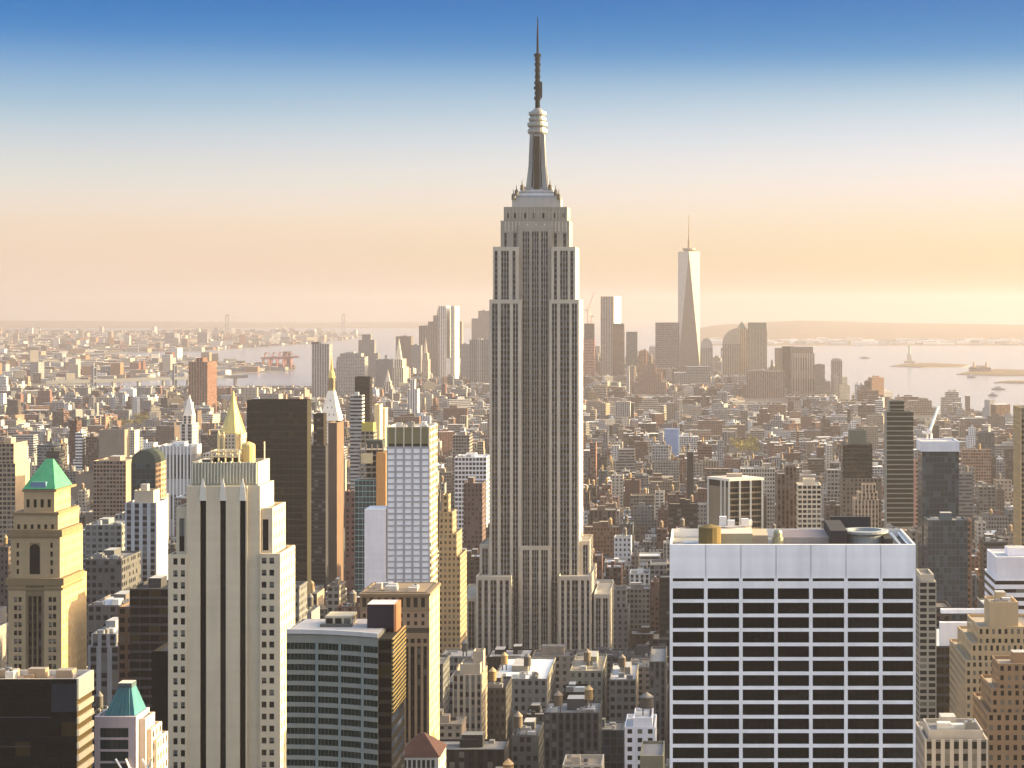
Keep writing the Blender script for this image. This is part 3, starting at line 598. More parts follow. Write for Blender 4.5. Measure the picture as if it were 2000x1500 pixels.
def curved_block():
    Y = 500; loc = (G(655, Y), Y+12, 0)
    root = thing('office_block', 'green glass office block with a gently curved banded front', 'office block', loc)
    st = (.235, .235, .2); xs = [560+i*(738-560)/12 for i in range(13)]
    def yc(px): t = (px-560)/178; return Y+4.5-6.5*t*t
    P = [(G(p, yc(p)), yc(p)) for p in xs]; back = [(G(738, Y)-.0, Y+24), (G(560, Y), Y+24)]
    zt = Z(1238, Y); poly = P+back
    w = MB()
    for i in range(12):
        w.wall(P[i], P[i+1], zt-3, zt, 'plain', st)
    def off(pt, d): return (pt[0], pt[1]-d)
    z = zt-3; pitch = 20.9*Y/F; bands = []
    while z > 90: bands.append((z-1.65, z)); z -= pitch
    for a, b in bands:                                   # spandrel courses stand proud of the glass
        lo = a-(pitch-1.65)
        A = [off(p, .35) for p in P]+[(p[0], p[1]+.1) for p in reversed(P)]
        w.loft(A, lo, A, a, 'plain', st); w.face([(x, y, a) for x, y in A], 'plain', st); w.face([(x, y, lo) for x, y in reversed(A)], 'plain', st)
    for a, b in ((P[-1], (P[-1][0], Y+24)), ((P[-1][0], Y+24), (P[0][0], Y+24)), ((P[0][0], Y+24), P[0])): w.wall(a, b, 0, zt, 'plain', st)
    w.build('wall', root, loc)
    edges = [0, 4, 7, 10, 12]
    for a, b in bands:
        for e0, e1 in zip(edges, edges[1:]):
            mb = MB()
            for i in range(e0, e1): mb.wall((P[i][0], P[i][1]), (P[i+1][0], P[i+1][1]), a, b, 'pane', (.01, .022, .019))
            for i in range(e0, e1):
                for q in (0, .5): x = P[i][0]+(P[i+1][0]-P[i][0])*q; y = P[i][1]+(P[i+1][1]-P[i][1])*q; mb.bar((x, y-.06, a), (x, y-.06, b), .07, 'metal', (.1, .13, .12))
            mb.build('window', root, loc)
    for e in edges[1:-1]:
        mb = MB(); x, y = P[e]; mb.box(x-.35, x+.35, y-.42, y-.02, 90, zt-3, 'plain', (.19, .23, .215), 'plain'); mb.build('mullion', root, loc)
    r = MB(); r.face([(x, y, zt-.02) for x, y in poly], 'roof', (.42, .38, .35)); r.build('roof', root, loc)
    c = MB(); A = [off(p, .5) for p in P]+[(p[0], p[1]+.4) for p in reversed(P)]; c.loft(A, zt-.6, A, zt+.5, 'plain', (.5, .47, .44)); c.face([(x, y, zt+.5) for x, y in A], 'plain', (.5, .47, .44)); c.build('parapet', root, loc)
    mb = MB(); mb.box(G(632, Y+10), G(684, Y+10), Y+12, Y+20, zt-.03, zt+2.6, 'grid', (.42, .36, .26), 'roof', 2.4, 2.6); mb.build('plant_house', root, loc)
    mb = MB(); mb.box(G(624, Y+10), G(686, Y+10), Y+10.5, Y+12, zt-.03, zt+.7, 'plain', (.1, .1, .09), 'roof'); mb.build('plant_house', root, loc)
    clutter(root, loc, G(688, Y), G(714, Y), Y+6, Y+18, zt, 3, random.Random(5), (.5, .45, .4))
    D = 20; x0, x1 = G(738.5, Y), G(767, Y); z2 = Z(1246, Y)
    mb = MB(); mb.prism(rect(x0, x1, Y-1.5, Y+D), 0, z2, ['dark', 'ribbon', 'plain', 'plain'], (.035, .03, .02), 'roof', 2.6, 3.2); mb.build('stair_tower', root, loc)
    mb = MB(); mb.box(x1+.02, x1+.4, Y-1.5, Y+D, Z(1390, Y), z2, 'ribbon', (.5, .36, .12), 'plain', 2, 1.1); mb.build('painted_sunlit_face', root, loc)  # gold strip with the side face's sunlight put into its colour
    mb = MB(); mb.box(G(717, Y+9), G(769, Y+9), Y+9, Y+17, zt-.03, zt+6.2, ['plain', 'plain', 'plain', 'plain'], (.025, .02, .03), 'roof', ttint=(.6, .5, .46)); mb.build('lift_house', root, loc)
    mb = MB(); mb.box(G(769, Y+9)+.02, G(769, Y+9)+.7, Y+9, Y+17, zt-1, zt+6.2, 'plain', (.6, .26, .12), 'plain'); mb.build('orange_flank', root, loc)  # orange-red right face of the black lift house
    register('the curved green block', 560, 767, 1195, Y, 26, 1500)
curved_block()

def arcaded_block():
    Y = 690; x0, x1, D = G(704, Y), G(839, Y), 26; zt = Z(1163, Y); loc = ((x0+x1)/2, Y+D/2, 0)
    root = thing('office_block', 'brown stone block with tall top floor openings and side wall painted sunlit gold', 'office block', loc)
    st = (.19, .145, .1); w = MB(); p = rect(x0, x1, Y, Y+D); w.prism(p, 0, zt, ['plain', 'sun_painted', 'plain', 'paired'], (.5, .38, .22), None, 3.4, 3.5)  # side wall painted sunlit gold, paler than the front stone
    top = [(708+14.3*i, 716+14.3*i) for i in range(9)]
    ca = [(G(a, Y), G(b, Y)) for a, b in top]; ra = (Z(1186, Y), Z(1167, Y))
    skin(w, x0, x1, Z(1192, Y), zt, Y, ca, [ra], .6, 'plain', st)
    cb = [(G(a+1, Y), G(b-1, Y)) for a, b in top]; rb = [(Z(1206, Y), Z(1198, Y)), (Z(1221, Y), Z(1213, Y))]
    skin(w, x0, x1, Z(1226, Y), Z(1192, Y)-.01, Y, cb, rb, .45, 'plain', (.24, .18, .13))
    sl = [(793, 798), (802, 810), (815, 822), (827, 834)]; cs = [(G(a, Y), G(b, Y)) for a, b in sl]; lo = Z(1236, Y); ls = Z(1262, Y)
    rs = [(40, ls), (Z(1256, Y), Z(1247, Y))]
    skin(w, x0, x1, 40, lo, Y, cs, rs, .5, 'plain', st)
    w.build('wall', root, loc)
    panes(root, loc, Y-.05, [(*c, *ra) for c in ca], (.03, .03, .028), 'loggia_opening'); panes(root, loc, Y-.05, [(*c, *r) for r in rb for c in cb], (.02, .018, .016))
    panes(root, loc, Y-.05, [(*c, *rs[1]) for c in cs], (.02, .018, .016)); panes(root, loc, Y-.05, [(*c, *rs[0]) for c in cs], (.02, .016, .014), 'window_strip', mat='strip')
    for z, d in ((1161, .9), (1191, .7)):
        mb = MB(); mb.box(x0-.4, x1+.4, Y-d-.3, Y+D+.4, Z(z, Y)-.5, Z(z, Y)+.5, 'plain', st, 'plain', bottom=True) if z == 1161 else mb.box(x0-.1, x1+.1, Y-d, Y-.02, Z(z, Y)-.4, Z(z, Y)+.4, 'plain', st, 'plain', bottom=True); mb.build('cornice', root, loc)
    mb = MB(); mb.box(x0, x1, Y-.3, Y-.02, Z(1236, Y)+.01, Z(1226, Y)-.01, 'plain', (.05, .045, .04), 'plain', bottom=True); mb.build('dark_band', root, loc)
    r = MB(); roof_on(r, rect(x0+.5, x1-.5, Y+.5, Y+D-.5), zt+.52, (.3, .26, .22), .6, st); r.build('roof', root, loc)
    clutter(root, loc, x0+2, x1-2, Y+3, Y+D-3, zt+.5, 7, random.Random(9), (.5, .45, .4))
    register('the brown arcaded block', 704, 839, 1150, Y, D, 1420)
arcaded_block()

def white_grid():
    Y = 1100; x0, x1, D = G(755, Y), G(840, Y), 30; zt = Z(834, Y); loc = ((x0+x1)/2, Y+D/2, 0)
    root = thing('office_tower', 'slim tower of white square windows under a dark ribbed top storey', 'office tower', loc)
    gy = (.36, .35, .37); w = MB(); p = rect(x0, x1, Y, Y+D); w.prism(p, 0, zt, ['plain', 'grid', 'plain', 'plain'], (.74, .62, .42), None, 6, 3.8)
    cp = [(757.5, 770.5), (775, 787), (791.5, 803.5), (808, 820), (824.5, 837.5)]; cols = [(G(a, Y), G(b, Y)) for a, b in cp]
    rows = [(Z(884.5+11.7*i, Y), Z(876+11.7*i, Y)) for i in range(23)]
    zg = Z(872, Y)
    skin(w, x0, x1, rows[-1][0]-1, zg, Y, cols, rows, .5, 'plain', gy)
    w.build('wall', root, loc)
    panes(root, loc, Y-.12, [(*c, *r) for r in rows[:20] for c in cols], (.86, .83, .82), mat='plain')
    mb = MB()
    for r in rows[20:]:
        for a, b in cols: mb.box(a, b, Y-.18, Y-.06, *r, 'plain', (.86, .83, .82), 'plain', bottom=True)
    mb.build('lower_windows', root, loc)['kind'] = 'stuff'
    mb = MB(); mb.box(x0, x1, Y-.5, Y-.02, zg+1.6, zt, 'plain', (.19, .165, .09), 'plain', bottom=True); mb.build('top_screen', root, loc)
    mb = MB(); mb.box(x0+.3, x1-.3, Y-.3, Y-.02, zg+.01, zg+1.58, 'plain', (.02, .02, .015), 'plain', bottom=True); mb.build('shadow_gap', root, loc)
    for px in (757, 772.7, 789, 805.5, 822, 838):
        mb = MB(); X = G(px, Y); mb.box(X-.35, X+.35, Y-.95, Y-.5, zg+.01, zt+.3, 'plain', (.5, .47, .38), 'plain', bottom=True); mb.build('rib', root, loc)
    r = MB(); roof_on(r, p, zt-1, (.5, .45, .42), 1, (.6, .54, .42)); r.build('roof', root, loc)
    clutter(root, loc, x0+1, x1-1, Y+3, Y+D-2, zt-1, 6, random.Random(11), (.5, .5, .5))
    xl = G(713, Y); zl = Z(994, Y); mb = MB(); mb.prism(rect(xl, x0-.3, Y-2, Y+18), 0, zl, 'plain', (.74, .69, .7), 'roof', 12, 3.2); mb.build('lower_wing', root, loc)
    register('the white grid tower', 713, 840, 830, Y, D, 1148)
white_grid()

def clock_tower():
    Y = 2000; loc = (G(644, Y), Y+14, 0)
    root = thing('tower', 'white stone tower with steep tapering roof and gilded lantern tip', 'tower', loc)
    wh = (.7, .64, .55); w = MB(); w.box(G(628, Y), G(659, Y), Y, Y+26, 0, Z(822, Y), 'punched', wh, 'roof'); w.build('wall', root, loc)
    mb = MB(); A = rect(G(625, Y), G(661, Y), Y-1.5, Y+27); B = rect(G(637, Y), G(649, Y), Y+9, Y+17); mb.loft(A, Z(822, Y), B, Z(764, Y), 'plain', wh, 'plain'); ro = mb.build('roof', root, loc)
    for i in range(3):
        for j in range(3-i):
            mb = MB(); f = .2+.24*i; y = Y-1.5+10.5*f-.25; px = 643-6*(2-i)/2*1.4+j*8.4; mb.box(G(px-1, Y), G(px+1, Y), y, y+1, Z(822, Y)+f*30-1, Z(822, Y)+f*30+1.2, 'plain', (.2, .19, .18), 'plain'); mb.build('dormer', ro, loc)
    mb = MB(); mb.box(G(638, Y), G(648, Y), Y+10, Y+16, Z(765, Y), Z(738, Y), 'vert', (.4, .31, .15), 'roof', 1.4, 14); mb.build('lantern', root, loc)
    mb = MB(); mb.lathe(G(643, Y), Y+13, [(4, Z(739, Y)), (3, Z(730, Y)), (1.4, Z(722, Y)), (1, Z(712, Y)), (.15, Z(697, Y))], 10, 'gold', TINT['gold']); mb.build('gilt_cupola', root, loc)
    register('the white spire-roofed tower', 625, 661, 700, Y, 28, 830)
clock_tower()

def gold_pyramid():
    Y = 1900; loc = (G(450, Y), Y+16, 0)
    root = thing('tower', 'stone tower topped by a tall shining gold pyramid', 'tower', loc)
    st = (.55, .46, .34); w = MB(); w.box(G(425, Y), G(472, Y), Y, Y+30, 0, Z(848, Y), 'punched', st, 'roof'); w.box(G(398, Y), G(500, Y), Y-4, Y+44, 0, Z(885, Y), 'punched', st, 'roof'); w.build('wall', root, loc)
    mb = MB(); mx, my = G(449, Y), Y+14; oc = lambda r, c: [(mx+r*math.cos(math.pi/8+i*math.pi/4)*c, my+r*math.sin(math.pi/8+i*math.pi/4)*c) for i in range(8)]
    mb.loft(oc(12.5, 1), Z(847, Y), oc(7.2, 1), Z(815, Y), 'gold', TINT['gold']); mb.loft(oc(7.2, 1), Z(815, Y), oc(2, 1), Z(780, Y), 'gold', TINT['gold']); mb.loft(oc(2, 1), Z(780, Y), oc(.2, 1), Z(764, Y), 'gold', TINT['gold']); mb.build('pyramid_roof', root, loc)
    for px, h in ((428, 838), (438, 842), (462, 842), (471, 838), (480, 850), (488, 862)):
        mb = MB(); X = G(px, Y); y = Y+(-2 if px < 475 else 6); mb.lathe(X, y, [(1.3, Z(886, Y)), (1.3, Z(h+10, Y)), (.1, Z(h, Y))], 6, 'plain', (.72, .55, .26)); mb.build('pinnacle', root, loc)
    register('the gold pyramid tower', 410, 488, 765, Y, 40, 905)
gold_pyramid()

# ------------------------------------------------------------------ other towers one can tell apart
OT, AB = 'office tower', 'apartment tower'
T = tower
# left side
T('office_tower', 'dark bronze glass slab with thin sunlit edge left of the brown-edged towers', OT, 1300, [(482, 600, 781, 13.6)], 'dark', (.03, .027, .018), 'the dark bronze slab', 1100, 3, 4.2, 'k', 'plain', False)
T('apartment_tower', 'narrow dark residential tower with gold edge beside the bronze slab', AB, 1500, [(612, 632, 808, 12), (607, 636, 870, 14)], 'ribbon', ['bronze', 'charcoal'], None, 1150, 3, 3.2, 'k', 'plain')
T('apartment_tower', 'thin brown brick tower with bright sunlit side in front of white spire-roofed tower', AB, 1450, [(641, 658, 826, 28)], 'plain', 'brown', None, 1140, roof='t', head=False)
T('apartment_tower', 'slender black glass tower rising above the yellow-topped block', AB, 2050, [(693, 722, 736, 14)], 'dark', (.012, .012, .012), 'the slender black tower', 820, roof='k', head=False)
T('apartment_tower', 'pale banded apartment slab left of the slender black tower', AB, 1800, [(684, 707, 772, 14)], 'ribbon', 'pale grey', None, 930, 4, 3.4, 's')
T('apartment_tower', 'beige block with bright yellow top under the slender black tower', AB, 1700, [(706, 729, 826, 14, .3), (705, 730, 842, 16)], ['plain', 'grid'], [(.5, .42, .1), (.3, .25, .18)], None, 930, head=False)
T('apartment_tower', 'golden twin slab behind the white grid tower, taller of the two', AB, 2000, [(731, 742, 790, 18)], 'plain', (.68, .52, .28), None, 900, head=False)
T('apartment_tower', 'golden twin slab behind the white grid tower, lower and right of the pair', AB, 2040, [(745, 752, 797, 18)], 'plain', (.62, .48, .26), None, 860, head=False)
T('office_tower', 'red-brown waterfront tower with orange sunlit side standing alone near the river', AB, 4300, [(383, 396, 699, 40, 20), (368, 405, 707, 84)], 'vert', (.24, .12, .08), 'the red-brown riverside tower', 770, 6, 3.2, head=False)
T('office_block', 'pale office block with closely set white columns left of the gold pyramid tower', OT, 1900, [(304, 373, 872, 40)], 'vert', (.7, .68, .66), None, 925, 3.6, 40, 's', units=4)
T('office_block', 'square tan brick block with golden flank, behind green pyramid tower to its right', OT, 1500, [(182, 246, 900, 36)], 'grid', (.35, .24, .17), None, 955, 2.6, 3, 't', 'plain')
T('apartment_tower', 'grey-blue tower with white vertical strips left of the black-slotted stone tower', AB, 1040, [(262, 300, 958, 12, 2), (244, 306, 982, 22)], ['plain', 'vert'], [(.5, .42, .32), (.42, .44, .48)], 'the white-striped blue tower', 1130, 4.5, 3.3, 's', 'plain')
T('apartment_tower', 'tan tower with bright gold flank cut by the left picture edge', AB, 1500, [(-12, 27, 866, 30), (-20, 30, 905, 32)], 'grid', 'tan', None, 945, roof='t', side='plain')
T('office_tower', 'dark slab with a few pale windows behind the teal-roofed block', OT, 735, [(253, 332, 1150, 24)], 'dark', (.05, .05, .055), 'the dark slab behind the teal roof', 1330, 4, 3.4, 'k')
T('apartment_block', 'narrow brown brick block squeezed left of the dark slab behind the teal roof', 'apartment block', 770, [(231, 262, 1185, 26)], 'paired', 'brown', None, 1330)
T('office_block', 'grey stone block with white-edged flat roof right of the green pyramid tower', 'office block', 830, [(178, 228, 1238, 30), (172, 235, 1262, 36)], 'vert', (.27, .27, .28), None, 1340, 4, 3.6, 's', units=3)
T('office_tower', 'plain black block between teal-roofed block and black-slotted stone tower', OT, 640, [(297, 330, 1272, 30)], 'plain', 'black', None, 1500, roof='k')
T('office_block', 'grey-green windowed loft block halfway between the green pyramid and black-slotted towers', 'office block', 1300, [(166, 238, 1025, 36)], 'paired', (.23, .24, .23), None, 1062, 4, 4, 'g', units=3)
T('loft_building', 'dark low loft with grey roof right of the green pyramid tower shaft', 'loft building', 1000, [(166, 238, 1092, 34)], 'paired', (.1, .1, .105), None, 1180, 3.2, 3.8, 'g', units=5)
T('loft_building', 'dark loft with pale flat roof edge, right of green pyramid tower, nearer one', 'loft building', 880, [(171, 256, 1182, 34)], 'paired', (.13, .115, .11), None, 1240, 3.2, 3.8, 's', units=5)
T('office_block', 'white block with row of loft windows right of the white grid tower', 'office block', 1750, [(888, 950, 893, 36)], 'grid', (.68, .67, .68), None, 925, 3, 4, 's', units=4)
T('office_tower', 'gold brick setback tower right of the white grid tower', OT, 1160, [(864, 876, 966, 10), (858, 884, 1000, 18), (857, 892, 1042, 26), (857, 899, 1086, 32)], 'punched', (.36, .28, .175), 'the gold brick setback tower', 1200, 2.6, 3.4, 't', head=False)
T('apartment_tower', 'dark red-brown apartment tower left of the spired central tower', AB, 1500, [(905, 942, 944, 24)], 'punched', (.13, .09, .085), None, 1090)
T('office_tower', 'grey-brown tower behind the dark red-brown tower near spired tower shaft', OT, 2200, [(884, 917, 850, 30)], 'grid', (.26, .23, .22), None, 930)
T('office_tower', 'pale church-like tower with white crown far behind the white grid tower', 'tower', 4000, [(801, 810, 741, 18), (796, 815, 760, 36)], 'vert', (.62, .6, .58), None, 800, 5, 4, head=False)
# downtown left of the spired tower
T('office_tower', 'grey ribbed tower with dark notch at the top, left end of the downtown cluster', OT, 5200, [(608, 622, 668, 40, 2), (609, 643, 672, 46)], ['dark', 'vert'], ['charcoal', (.34, .34, .34)], 'the grey notched tower', 780, 7, 4, head=False)
T('office_tower', 'broad pale grey slab behind the slender black tower', OT, 5600, [(664, 705, 690, 50), (658, 712, 697, 60)], 'grid', (.36, .36, .36), None, 775, 5, 4)
T('office_tower', 'grey stepped tower with rounded top peeping over a broad pale slab', OT, 6900, [(707, 724, 653, 30), (700, 731, 664, 40), (695, 738, 690, 50)], 'vert', (.25, .25, .25), None, 740, head=False)
T('office_tower', 'blue-grey flat block right of the broad pale slab', OT, 6100, [(733, 768, 702, 50)], 'grid', 'blue-grey', None, 760)
T('office_tower', 'brown flat-topped tower behind the cream spired tower', OT, 6800, [(773, 803, 657, 50)], 'vert', (.22, .17, .14), None, 720)
T('office_tower', 'grey low slab between cream spired tower and stepped brown tower', OT, 6600, [(803, 822, 674, 40)], 'vert', (.27, .27, .28), None, 720)
T('office_tower', 'stepped brown-grey tower group left of the twin-striped silver tower', OT, 7000, [(846, 862, 616, 40), (836, 864, 628, 44), (818, 868, 636, 50)], 'vert', (.24, .2, .17), None, 730, 6, 4, head=False)
T('office_tower', 'hazy flat tower between the silver tower and the spired tower', OT, 7200, [(934, 956, 607, 46), (921, 958, 622, 50)], 'grid', (.4, .36, .33), None, 665)
T('office_tower', 'grey slab with pale middle stripe just left of the spired tower', OT, 5500, [(917, 932, 663, 50, 1), (932, 940, 662, 52, -1), (940, 958, 663, 50)], 'vert', [(.22, .22, .23), (.4, .4, .38), (.22, .22, .23)], None, 750, 6, 4, head=False)
T('office_tower', 'hazy tan tower just right of the twin-striped silver tower', OT, 7300, [(893, 902, 628, 40)], 'vert', (.4, .3, .24), None, 700)
T('office_tower', 'low grey tower between the silver tower and striped grey slab', OT, 6400, [(900, 917, 672, 40)], 'vert', (.28, .27, .29), None, 740)
# right of the spired tower
T('office_tower', 'unfinished tower with dark top and red safety netting right of spired tower', OT, 6300, [(1141, 1160, 632, 40, 0), (1140, 1161, 662, 44, -1)], ['dark', 'ribbon'], ['charcoal', (.5, .2, .15)], 'the red-netted unfinished tower', 735, 6, 5, head=False)
T('office_tower', 'red-brown unfinished slab in front of the tall bright-edged slab', OT, 6200, [(1196, 1219, 632, 40)], ['dark'], (.3, .17, .13), None, 720, head=False)
T('office_tower', 'small blue-grey glass tower right of the red-brown unfinished slab', OT, 6350, [(1223, 1245, 648, 40)], 'glass', (.3, .34, .37), None, 715, head=False)
T('office_block', 'small orange brick block left of the wide grey glass tower', OT, 6000, [(1247, 1263, 686, 40)], 'grid', 'orange-brick', None, 730)
T('office_tower', 'wide grey glass tower at left foot of the tapered glass tower', OT, 6250, [(1280, 1327, 630, 60)], 'glass', (.3, .27, .24), 'the wide grey glass tower', 720, 6, 6, 'g', head=False)
T('office_block', 'stepped brown brick ziggurat below the wide grey glass tower', OT, 5600, [(1255, 1281, 713, 40), (1246, 1292, 729, 60), (1236, 1301, 746, 76)], 'punched', (.24, .13, .1), 'the brown ziggurat', 775, 5, 4, head=False)
T('office_block', 'low pale blue glass block in front of the tapered glass tower', OT, 5900, [(1340, 1386, 716, 50), (1316, 1388, 728, 70)], 'glass', (.45, .47, .48), None, 752, 6, 5, 's', head=False)
T('office_tower', 'olive tan tower with flat dark cap, right of stepped and domed neighbour', OT, 6300, [(1461, 1497, 630, 50, .8), (1460, 1498, 643, 52)], ['plain', 'vert'], [(.16, .17, .12), (.34, .28, .2)], 'the flat-capped tan tower', 722, 5, 4, head=False)
T('office_block', 'broad red-brown block under the flat-capped tan tower', OT, 5400, [(1458, 1532, 725, 60)], 'vert', (.3, .19, .15), None, 790, 6, 4)
T('office_tower', 'round-shouldered tan tower with dark green glass middle', OT, 5650, [(1514, 1530, 680, 40), (1528, 1552, 677, 44)], ['vert', 'dark'], ['tan', 'charcoal'], None, 760, head=False)
T('office_tower', 'broad tan striped tower with brown flat top, right end of downtown', OT, 5550, [(1546, 1588, 678, 52, 1), (1548, 1591, 690, 54)], ['plain', 'vert'], [(.2, .16, .12), (.5, .37, .27)], 'the broad tan striped tower', 775, 7, 60, 't', head=False)
T('office_block', 'stepped grey block just right of the broad tan striped tower', OT, 5500, [(1592, 1611, 712, 40), (1592, 1622, 745, 50)], 'grid', (.26, .23, .2), None, 775)
T('office_block', 'small cream tower block at the water edge right of downtown', OT, 5300, [(1645, 1655, 737, 26), (1641, 1660, 752, 30)], 'punched', (.62, .5, .34), None, 785, head=False)
T('office_block', 'long stepped brown brick warehouse by the right-hand shore', OT, 4550, [(1797, 1812, 778, 30), (1775, 1820, 783, 60), (1772, 1832, 797, 70)], 'grid', (.33, .25, .17), 'the shore warehouse', 822, 6, 4, head=False)
T('office_block', 'block with big blue painted wall in the middle distance', OT, 3000, [(1298, 1326, 838, 26)], 'plain', (.22, .34, .55), 'the blue-walled block', 872, head=False, roof='s')
T('office_tower', 'dark tower with pale balcony bands and slanted crown at right', OT, 1500, [(1738, 1766, 783, 14), (1732, 1784, 804, 20)], 'lined', (.26, .27, .23), 'the dark banded tower', 1040, 60, 3.7, 'k', 'plain', False)
T('office_tower', 'black-green tower with grey cap left of the dark banded tower', OT, 1650, [(1660, 1692, 841, 18), (1646, 1704, 868, 24), (1645, 1722, 934, 30)], ['plain', 'dark', 'punched'], [(.14, .15, .12), (.04, .05, .05), (.16, .13, .1)], None, 1040, head=False)
T('office_tower', 'small tan setback tower in front of the black-green tower', OT, 1400, [(1684, 1711, 946, 10), (1676, 1714, 962, 16), (1669, 1716, 976, 22)], 'vert', (.5, .4, .3), None, 1040, 2.6, 3.4, 't', head=False)
T('office_tower', 'brown brick tower right of the ribbed concrete tower', OT, 1350, [(1534, 1556, 912, 14), (1518, 1558, 926, 24)], 'vert', (.17, .12, .1), None, 1040, 2.6, 3.6)
T('apartment_tower', 'pale balconied apartment tower with dark windows, right of a brown brick tower', AB, 1320, [(1570, 1592, 936, 12), (1558, 1604, 947, 20)], ['plain', 'grid'], 'cream', None, 1040, 3, 3.3, 's')
T('apartment_tower', 'dark blue glass tower under a thick white slab roof', AB, 1150, [(1799, 1874, 862, 26, -1, 882), (1801, 1873, 881, 24, 0)], ['plain', 'glass'], [(.62, .62, .66), (.06, .075, .085)], 'the white-capped glass tower', 1150, 2.2, 3.4, 's', head=False)
T('apartment_tower', 'lower dark blue glass block attached in front of the white-capped glass tower', AB, 1120, [(1812, 1890, 1016, 20)], 'glass', (.07, .1, .12), None, 1190, 2.2, 3.4, 'g', units=3)
T('apartment_tower', 'narrow grey slab with two columns of dark windows hugging the white banded block', AB, 640, [(1798, 1824, 1122, 14, .8), (1795, 1829, 1136, 18)], ['plain', 'grid'], [(.45, .4, .32), (.3, .28, .24)], None, 1400, 2.8, 2.05, 't', head=False)
T('office_block', 'tan brick ziggurat with stepped left flank at the right picture edge', 'office block', 735, [(1934, 1989, 1176, 16), (1910, 2032, 1224, 30), (1897, 2034, 1256, 40), (1886, 2036, 1290, 48)], ['plain', 'punched', 'punched', 'punched'], [(.5, .37, .22), (.46, .34, .2), (.46, .34, .2), (.42, .31, .19)], 'the tan brick ziggurat', 1440, 2.3, 3.1, 't', units=4)
T('apartment_block', 'dark brown stepped brick block in front of the tan brick ziggurat', 'apartment block', 610, [(1950, 2050, 1296, 14), (1936, 2052, 1345, 24), (1928, 2054, 1392, 32)], 'punched', (.27, .18, .11), None, 1500, 2.4, 3.1, 't')
T('office_block', 'white block with glass corner above the tan brick ziggurat', 'office block', 900, [(1946, 2040, 1088, 30), (1944, 2044, 1130, 34)], ['plain', 'ribbon'], [(.66, .63, .66), (.72, .7, .72)], None, 1175, 5, 3.8, 's')
T('office_block', 'grey stone block with seven window columns in the lower right corner', 'office block', 560, [(1815, 1920, 1426, 16), (1806, 1930, 1444, 24)], ['plain', 'vert'], (.36, .34, .32), None, 1500, 2.5, 3.4, 'g', units=5)
T('office_block', 'dark office block with white roof enclosure behind the corner stone block', 'office block', 800, [(1838, 1925, 1190, 3, 34), (1836, 1925, 1216, 3, 2), (1826, 1905, 1262, 50)], ['plain', 'plain', 'dark'], [(.72, .71, .73), (.72, .71, .73), (.05, .055, .065)], None, 1400, 4, 4, 's', head=False)
T('office_tower', 'golden slab cut off by the right picture edge', OT, 1300, [(1993, 2030, 796, 30)], 'vert', (.5, .38, .2), None, 1075, head=False)
T('office_block', 'dark block with red rooftop equipment above the white glass-cornered block', 'office block', 1200, [(1922, 1964, 1058, 24)], 'ribbon', (.1, .1, .1), None, 1140, 3, 3.6, 'k', units=5)
T('office_tower', 'pink-red slab tucked between the dark banded tower and the white-capped tower', OT, 1600, [(1786, 1796, 900, 16)], 'punched', (.5, .27, .2), None, 1040, head=False)
# lower middle
T('loft_building', 'cream stone loft with tall window strips and stepped roof, foot of spired tower', 'loft building', 905, [(924, 944, 1272, 8, 9), (899, 938, 1297, 14, 2), (884, 941, 1318, 24)], ['plain', 'plain', 'vert'], (.42, .35, .27), 'the cream striped loft', 1420, 2.9, 3.6, 't', head=False)
T('loft_building', 'wide grey loft with white gravel roof directly before the spired tower', 'loft building', 1000, [(962, 1068, 1326, 62)], 'punched', (.22, .21, .18), 'the white-roofed loft', 1400, 3.6, 4.2, 'w', units=9)
T('loft_building', 'tan loft with green cornice right of white-roofed loft', 'loft building', 1030, [(1113, 1177, 1310, 50)], 'punched', (.25, .24, .19), None, 1390, 3.4, 4.4, 't', units=3)
T('loft_building', 'grey loft with pink roof house near the left edge of white banded block', 'loft building', 1010, [(1190, 1242, 1327, 46)], 'paired', (.2, .185, .165), None, 1380, 3.4, 4, 's', units=3)
T('loft_building', 'dark vertical-ribbed loft touching the left edge of the white banded block', 'loft building', 900, [(1268, 1300, 1292, 40)], 'vert', (.1, .1, .1), None, 1360, 3, 3.8, 'g')
T('loft_building', 'pale bluish block with punched windows left of the white banded block', 'loft building', 810, [(1237, 1274, 1402, 20), (1220, 1280, 1420, 26)], ['plain', 'punched'], (.62, .62, .66), None, 1500, 4, 3.6, 's', head=False)
T('loft_building', 'blank black-walled loft below tan loft with green cornice', 'loft building', 900, [(1100, 1146, 1352, 20)], 'plain', (.01, .01, .01), None, 1390, roof='t', units=2)
T('loft_building', 'long low grey loft with cornice across the bottom middle', 'loft building', 860, [(1062, 1170, 1392, 26)], 'vert', (.075, .077, .08), 'the long grey loft', 1450, 3, 4, 'g', units=7)
T('loft_building', 'dark brick loft left of the long grey loft', 'loft building', 930, [(944, 988, 1344, 30)], 'punched', (.06, .057, .055), None, 1400, 3, 3.8, 'k', units=3)
T('loft_building', 'olive grey loft with sunny right corner at the bottom middle', 'loft building', 800, [(1000, 1052, 1436, 26)], 'paired', (.1, .1, .085), None, 1500, 3, 3.8, 'g', units=4)
T('loft_building', 'plain olive block with pale coping in the bottom middle, beside white banded block', 'loft building', 700, [(1250, 1296, 1476, 24)], 'plain', (.17, .17, .13), None, 1500, roof='g')

